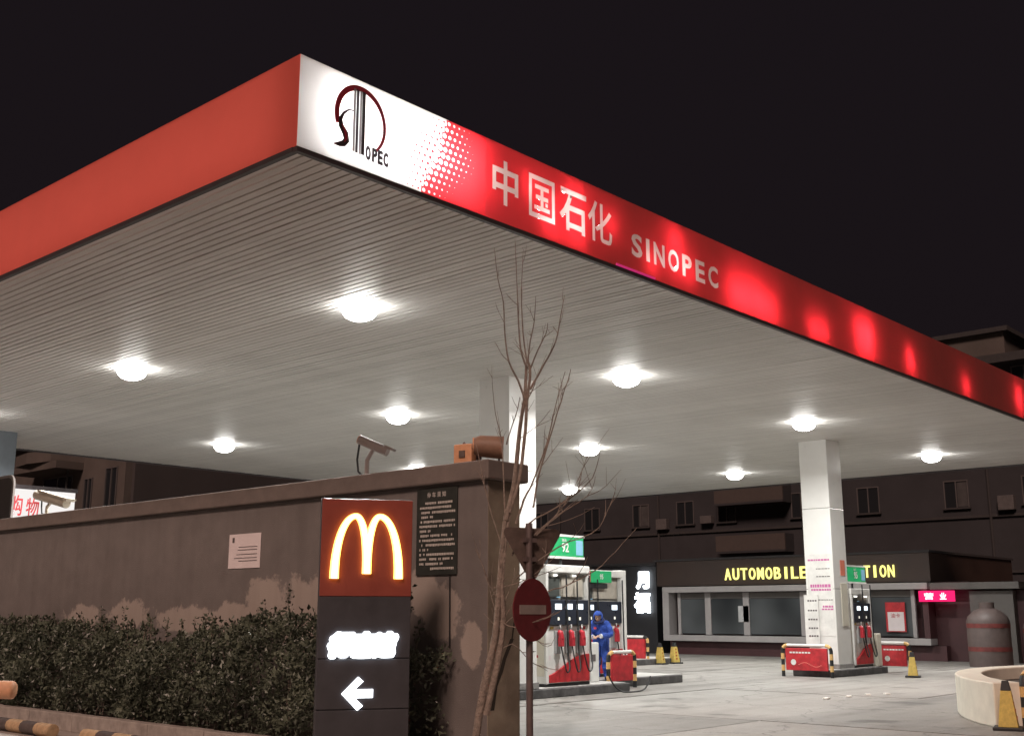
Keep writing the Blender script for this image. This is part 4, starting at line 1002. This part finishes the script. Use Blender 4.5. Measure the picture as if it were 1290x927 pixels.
# fence right of the shop
fn = thing('mesh_fence', 'thin rail fence in front of dark shrubs right of the shop', 'fence', (40.2, 4, 0))
for k in range(6): MB().tube([(0, k*1.7, 0), (0, k*1.7, 2.4)], .045, 8).build('post', M['steel'], fn)
for z in (2.38, 1.2, .2): MB().tube([(0, 0, z), (0, 8.5, z)], .03, 8).build('rail', M['steel'], fn)
MB().box(.1, .18, 0, 8.6, 0, 1.05).build('panel', M['shopgrey'], fn)
t = thing('lit_plate', 'small bluish lit plate hanging behind the thin rail fence', 'sign', (41.0, 10.9, 1.8))
MB().box(-.02, .02, -.28, .28, -.02, .34).build('plate', glow('plate_light', (.5, .6, .7), .35), t)
# dark tree mass behind the fence: separate shrubs
def bush(x, y, rx, ry, h, n, label, seed):
    t = thing('dark_tree', label, 'tree', (x, y, 0), 0, 'dark trees behind the fence')
    rn = random.Random(seed); cl = [(rn.uniform(-rx, rx)*.6, rn.uniform(-ry, ry)*.6, h*rn.uniform(.4, .9), rn.uniform(.5, 1.0)) for _ in range(14)]
    def f(r):
        c = r.choice(cl); d = Vector((r.gauss(0, 1), r.gauss(0, 1), r.gauss(0, .8))).normalized()*c[3]*r.random()**.4
        return Vector((c[0], c[1], c[2])) + d, 1
    leaves('crown', t, n, f, .22, M['leaf'], seed)
    MB().tube([(0, 0, 0), (.1, .05, h*.4), (0, .1, h*.8)], [.14, .1, .04], 7).build('trunk', M['bark'], t)
bush(45, 11.2, 1.8, 2.0, 4.4, 5000, 'dark leafy tree rising right behind the porch roof', 21)
bush(44.5, 7.4, 1.8, 2.2, 4.0, 5000, 'dark leafy tree behind the middle of the rail fence', 22)

# ------------------------------------------------------------------ apartment blocks
def window(parent, axis, at_, a, b, z0, z1, m=None, sill=True, lean=.0):
    # axis 'x': wall faces -X at local x=at_, spans y a..b ; axis 'y': wall faces -Y
    def bx(u0, u1, d0, d1, w0, w1):
        mb = MB()
        return mb.box(at_+d0, at_+d1, u0, u1, w0, w1) if axis == 'x' else mb.box(u0, u1, at_+d0, at_+d1, w0, w1)
    wn = bx(a, b, -.012, .05, z0, z1).build('window', M['glassd'], parent)
    fm = mat('window_frame', (.09, .08, .08), .6)
    for q in (a-.05, (a+b)/2-.03, b-.01): bx(q, q+.06, -.06, -.013, z0, z1).build('frame', fm, wn)
    bx(a-.05, b+.05, -.06, -.013, z1, z1+.06).build('frame', fm, wn)
    if sill: bx(a-.12, b+.12, -.16, -.013, z0-.1, z0-.0).build('sill', M['roofm'], wn)
ap = thing('apartment_block', 'dark brown apartment block looming behind the station shop', 'building', (60, 10, 0))
MB().box(0, 12, 0, 46, 0, 14.3).build('wall', M['plaster'], ap)
rf = MB().box(-.9, 12.5, -1, 12.2, 14.302, 14.75).build('roof', M['roofm'], ap); MB().box(-.3, 12.5, 12.3, 46.5, 14.302, 14.6).build('roof', M['roofm'], ap)
MB().box(.5, 5, 9.2, 12.6, 14.76, 16.2).build('stair_house', M['plaster2'], rf); MB().box(.2, 5.3, 8.9, 12.9, 16.2, 16.45).build('stair_house_roof', M['roofm'], rf)
MB().box(.5, 5, 2, 7.2, 14.76, 16.6).build('stair_house', M['plaster2'], rf)
for z in (4.2, 7.05, 9.9, 12.75):
    MB().box(-.12, -.002, 0, 46, z-.62, z-.48).build('string_course', M['roofm'], ap)
    for y in (4.4, 7.6, 11.6, 16.5, 20.6, 25.6, 28.6, 32.0, 36.0, 40.5): 
        if z > 5: window(ap, 'x', 0, y, y+1.2, z-.02, z+1.35)
rq = random.Random(4)
for z in (7.05, 9.9, 12.75):
    for y in (6.0, 9.2, 14.2, 18.6, 23.2, 27.1, 30.4, 34.3, 38.6):
        if rq.random() < .7:
            u = MB().box(-.42, -.03, y, y+.8, z-.35+rq.uniform(0, .5), z+.2+rq.uniform(.1, .4)).build('air_conditioner', mat('aircon', (.10, .09, .09), .6, var=.2), ap, bevel=.02)
    for y in (4.4, 7.6, 11.6, 16.5, 20.6, 25.6, 28.6, 32.0, 36.0, 40.5):
        if rq.random() < .5: MB().box(-.0125, -.0122, y+.04, y+rq.uniform(.3, 1.1), z+.02, z+1.3).build('curtain', mat('curtain', (.06, .055, .055), .9, var=.3, scale=3), ap)
for y in (2.2, 10.5, 19.6, 31.2, 39.4): MB().tube([(-.09, y, 0), (-.09, y, 14.2)], .07, 8).build('drain_pipe', M['roofm'], ap)
for z in (5.6, 8.45):
    bal = MB().box(-1.1, -.002, 21.8, 26.4, z-.55, z-.42).build('balcony', M['plaster'], ap)
    MB().box(-1.1, -1.0, 21.8, 26.4, z-.418, z+.5).build('parapet', mat('balcony_panel', (.07, .055, .05), .8), bal)
    for y in (21.8, 26.3): MB().box(-.99, -.01, y, y+.1, z-.418, z+.5).build('parapet', M['plaster'], bal)
al = thing('beige_block', 'beige building corner with tall dark window behind the far end of the wall', 'building', (26.6, 48, 0))
MB().box(0, 14, 0, 16, 0, 9.9).build('wall', M['plaster2'], al)
MB().box(.35, 14.1, -.25, -.002, 0, 9.5).build('side_shade_sheet', mat('block_shaded_side', (.05, .042, .042), .85, var=.15, scale=.6), al)  # dark sheet that paints the shade of the less lit face
MB().box(-.8, 14.2, -.3, 16.4, 9.902, 10.3).build('roof', mat('eave_dark', (.06, .05, .05), .8), al)
window(al, 'x', 0, .7, 1.7, 6.3, 8.25); window(al, 'x', 0, 3.0, 3.7, 6.2, 7.9, sill=False)
bal = MB().box(-1.4, -.002, 4.0, 9.0, 8.4, 8.75).build('balcony', M['plaster2'], al)
MB().prism([(-.002, 4.0), (-1.4, 4.6), (-1.7, 6.5), (-1.4, 8.4), (-.002, 9.0)], 2, 8.752, 9.3).build('parapet', M['plaster2'], bal)
window(al, 'x', 0, 5.0, 8.0, 6.0, 8.2, sill=False)
MB().tube([(-.5, 4.6, 6), (-.5, 4.6, 8.4)], .06, 8).build('drain_pipe', M['roofm'], al)

# ------------------------------------------------------------------ lit shop sign and rounded sign past the wall
t = thing('lit_shop_sign', 'white lit sign with two red characters past the end of the wall', 'shop sign', (10.9, 27, 0))
MB().box(0, 2.75, 0, .25, 3.2, 4.52).build('box', L['shop'], t)
MB().box(-.05, 2.8, -.03, .28, 4.522, 4.62).build('frame', M['trim'], t); MB().box(-.05, 2.8, -.03, .28, 3.1, 3.198).build('frame', M['trim'], t)
for x in (.3, 2.4): MB().box(x, x+.1, .05, .15, 0, 3.098).build('post', M['steel'], t)
rc = mat('sign_char_red', (.62, .06, .07), .6)
text('sign_character', '购', rc, (1.27, -.012, 4.12), FACE_Y, .50, .32, .004, .012, parent=t); text('sign_character', '物', rc, (1.68, -.012, 4.08), FACE_Y, .48, .32, .004, .012, parent=t)
t = thing('rounded_sign', 'dark rounded sign back with pale rim at the end of the wall', 'road sign', (10.0, 22.36, 0))
def rrect(y0, y1, z0, z1, r):
    pts = []
    for cy_, cz_, a0 in ((y1-r, z1-r, 0), (y0+r, z1-r, 90), (y0+r, z0+r, 180), (y1-r, z0+r, 270)):
        for k in range(6): a = R(a0+18*k); pts.append((cy_+r*math.cos(a), cz_+r*math.sin(a)))
    return pts
MB().prism(rrect(0, 1.9, 2.8, 4.30, .22), 0, .0, .04).build('rim', M['camgrey'], t); MB().prism(rrect(.06, 1.84, 2.86, 4.24, .18), 0, -.012, -.002).build('plate', mat('sign_plate_dark', (.10, .085, .08), .6), t)
MB().tube([(.08, .95, 0), (.08, .95, 4.1)], .05, 10).build('post', M['pole'], t)

# ------------------------------------------------------------------ attendant
def attendant():
    a = thing('person', 'person in blue hooded coveralls looking down at their hands beside the dispensers', 'person', (19.98, 15.34, .183), 0)
    SC = .862
    # local frame: faces the camera-left side; x right of the body, y backwards
    a.rotation_euler = (0, 0, R(-48 - 18)); a.scale = (SC,)*3
    J = dict(pel=(0, .03, .93), wai=(0, .02, 1.08), che=(0, -.07, 1.27), nec=(0, -.15, 1.41), hd=(0, -.20, 1.48),
             shl=(-.21, -.09, 1.34), ell=(-.31, -.16, 1.08), wrl=(-.09, -.42, 1.04), shr=(.21, -.09, 1.34), elr=(.31, -.16, 1.08), wrr=(.09, -.42, 1.06),
             hil=(-.10, .03, .88), knl=(-.11, -.04, .50), anl=(-.11, .03, .09), tol=(-.12, -.13, .04), hir=(.10, .03, .88), knr=(.12, -.02, .50), anr=(.13, .06, .09), tor=(.15, -.10, .04))
    Rr = dict(pel=.20, wai=.20, che=.22, nec=.075, hd=.07, shl=.105, ell=.088, wrl=.06, shr=.105, elr=.088, wrr=.06, hil=.135, knl=.105, anl=.08, tol=.045, hir=.135, knr=.105, anr=.08, tor=.045)
    E = [('pel','wai'),('wai','che'),('che','nec'),('nec','hd'),('che','shl'),('shl','ell'),('ell','wrl'),('che','shr'),('shr','elr'),('elr','wrr'),('pel','hil'),('hil','knl'),('knl','anl'),('anl','tol'),('pel','hir'),('hir','knr'),('knr','anr'),('anr','tor')]
    ks = list(J); me = bpy.data.meshes.new('body'); me.from_pydata([J[k] for k in ks], [(ks.index(p), ks.index(q)) for p, q in E], []); me.update()
    o = obj('body', me, M['blue'], a)
    md = o.modifiers.new('skin', 'SKIN'); md.use_smooth_shade = True
    for i, k in enumerate(ks):
        v = me.skin_vertices[0].data[i]; v.radius = (Rr[k], Rr[k]*(.8 if k in ('pel', 'wai', 'che') else 1)); v.use_root = (k == 'pel')
    sb = o.modifiers.new('s', 'SUBSURF'); sb.levels = 3; sb.render_levels = 3
    tx = bpy.data.textures.new('folds', 'CLOUDS'); tx.noise_scale = .10; dm = o.modifiers.new('folds', 'DISPLACE'); dm.texture = tx; dm.strength = .06; dm.mid_level = .5
    # head, bowed
    tilt = Matrix.Rotation(R(28), 4, 'X')
    hc = Vector((0, -.25, 1.53))
    hd = bpy.data.objects.new('head', None)
    mb = MB(); mb.ball((0, 0, 0), .098, (.80, .95, 1.18), 16); mb.ball((0, -.095, -.012), .02, (.8, 1, 1.5), 8); mb.ball((0, -.075, -.075), .028, (1.2, .8, .7), 8)
    h = mb.build('head', M['skin'], a, True, loc=hc, rot=(R(36), 0, R(8)))
    for s in (-1, 1):
        MB().ball((s*.032, -.084, .018), .011, (1.3, .6, .8), 8).build('eye', M['ink'], h)
        MB().box(s*.032-.02, s*.032+.02, -.092, -.084, .038, .046).build('eyebrow', M['ink'], h)
    MB().box(-.024, .024, -.094, -.082, -.060, -.053).build('mouth', mat('lips', (.35, .12, .10), .6), h)
    # hood open to the front
    bm = bmesh.new(); bmesh.ops.create_uvsphere(bm, u_segments=20, v_segments=14, radius=.135)
    kill = [f for f in bm.faces if f.calc_center_median().y < -.062 and -.105 < f.calc_center_median().z < .072]
    bmesh.ops.delete(bm, geom=kill, context='FACES')
    for v in bm.verts: v.co.z *= 1.12; v.co.x *= .92; v.co.y += .012
    me = bpy.data.meshes.new('hood'); bm.to_mesh(me); bm.free(); ho = obj('hood', me, M['blue'], a, hc, (R(32), 0, R(8)))
    for p in me.polygons: p.use_smooth = True
    so = ho.modifiers.new('t', 'SOLIDIFY'); so.thickness = .016
    MB().tube([(-.10, -.20, 1.41), (0, -.26, 1.385), (.10, -.20, 1.41), (.11, -.09, 1.44), (0, -.03, 1.45), (-.11, -.09, 1.44), (-.10, -.20, 1.41)], .05, 8).build('scarf', M['navy'], a, True)
    MB().lathe([(.2, 1.03), (.206, 1.06), (.2, 1.09)], n=18).build('belt', M['navy'], a, True)
    for s, w_ in ((-1, J['wrl']), (1, J['wrr'])):
        e = Vector(J['ell' if s < 0 else 'elr']); w_ = Vector(w_); d = (w_-e).normalized()
        MB().tube([w_-d*.05, w_-d*.005], [.058, .056], 10).build('cuff', mat('reflective_cuff', (.65, .66, .68), .5), a, True)
        # hand: palm with five separate fingers
        mb = MB(); c = w_ + d*.06; sd_ = d.cross(Vector((0, 0, 1))).normalized(); up = sd_.cross(d)
        mb.ball(c, .042, (1, 1, .75), 10)
        for k, ln in enumerate((.060, .070, .066, .052)):
            b0 = c + d*.03 + sd_*(k-1.5)*.020; mb.tube([b0, b0+d*ln*.5+up*-.006, b0+d*ln*.8-up*.030], [.010, .0095, .008], 6)
        b0 = c - sd_*(.032*(1 if s < 0 else -1)); mb.tube([b0, b0+d*.028-sd_*(.018*(1 if s < 0 else -1)), b0+d*.05-sd_*(.010*(1 if s < 0 else -1))-up*.01], [.012, .011, .009], 6)
        mb.build('hand', M['skin'], a, True)
    MB().box(-.11, -.05, -.262, -.235, 1.23, 1.28).build('badge', mat('badge_red', (.6, .05, .05), .5), a)
    for s, k in ((-1, 'tol'), (1, 'tor')):
        p = Vector(J[k]); MB().ball((p.x, p.y+.05, .045), .06, (.8, 2.0, .72), 12).build('shoe', M['black'], a, True)
    return a
attendant()
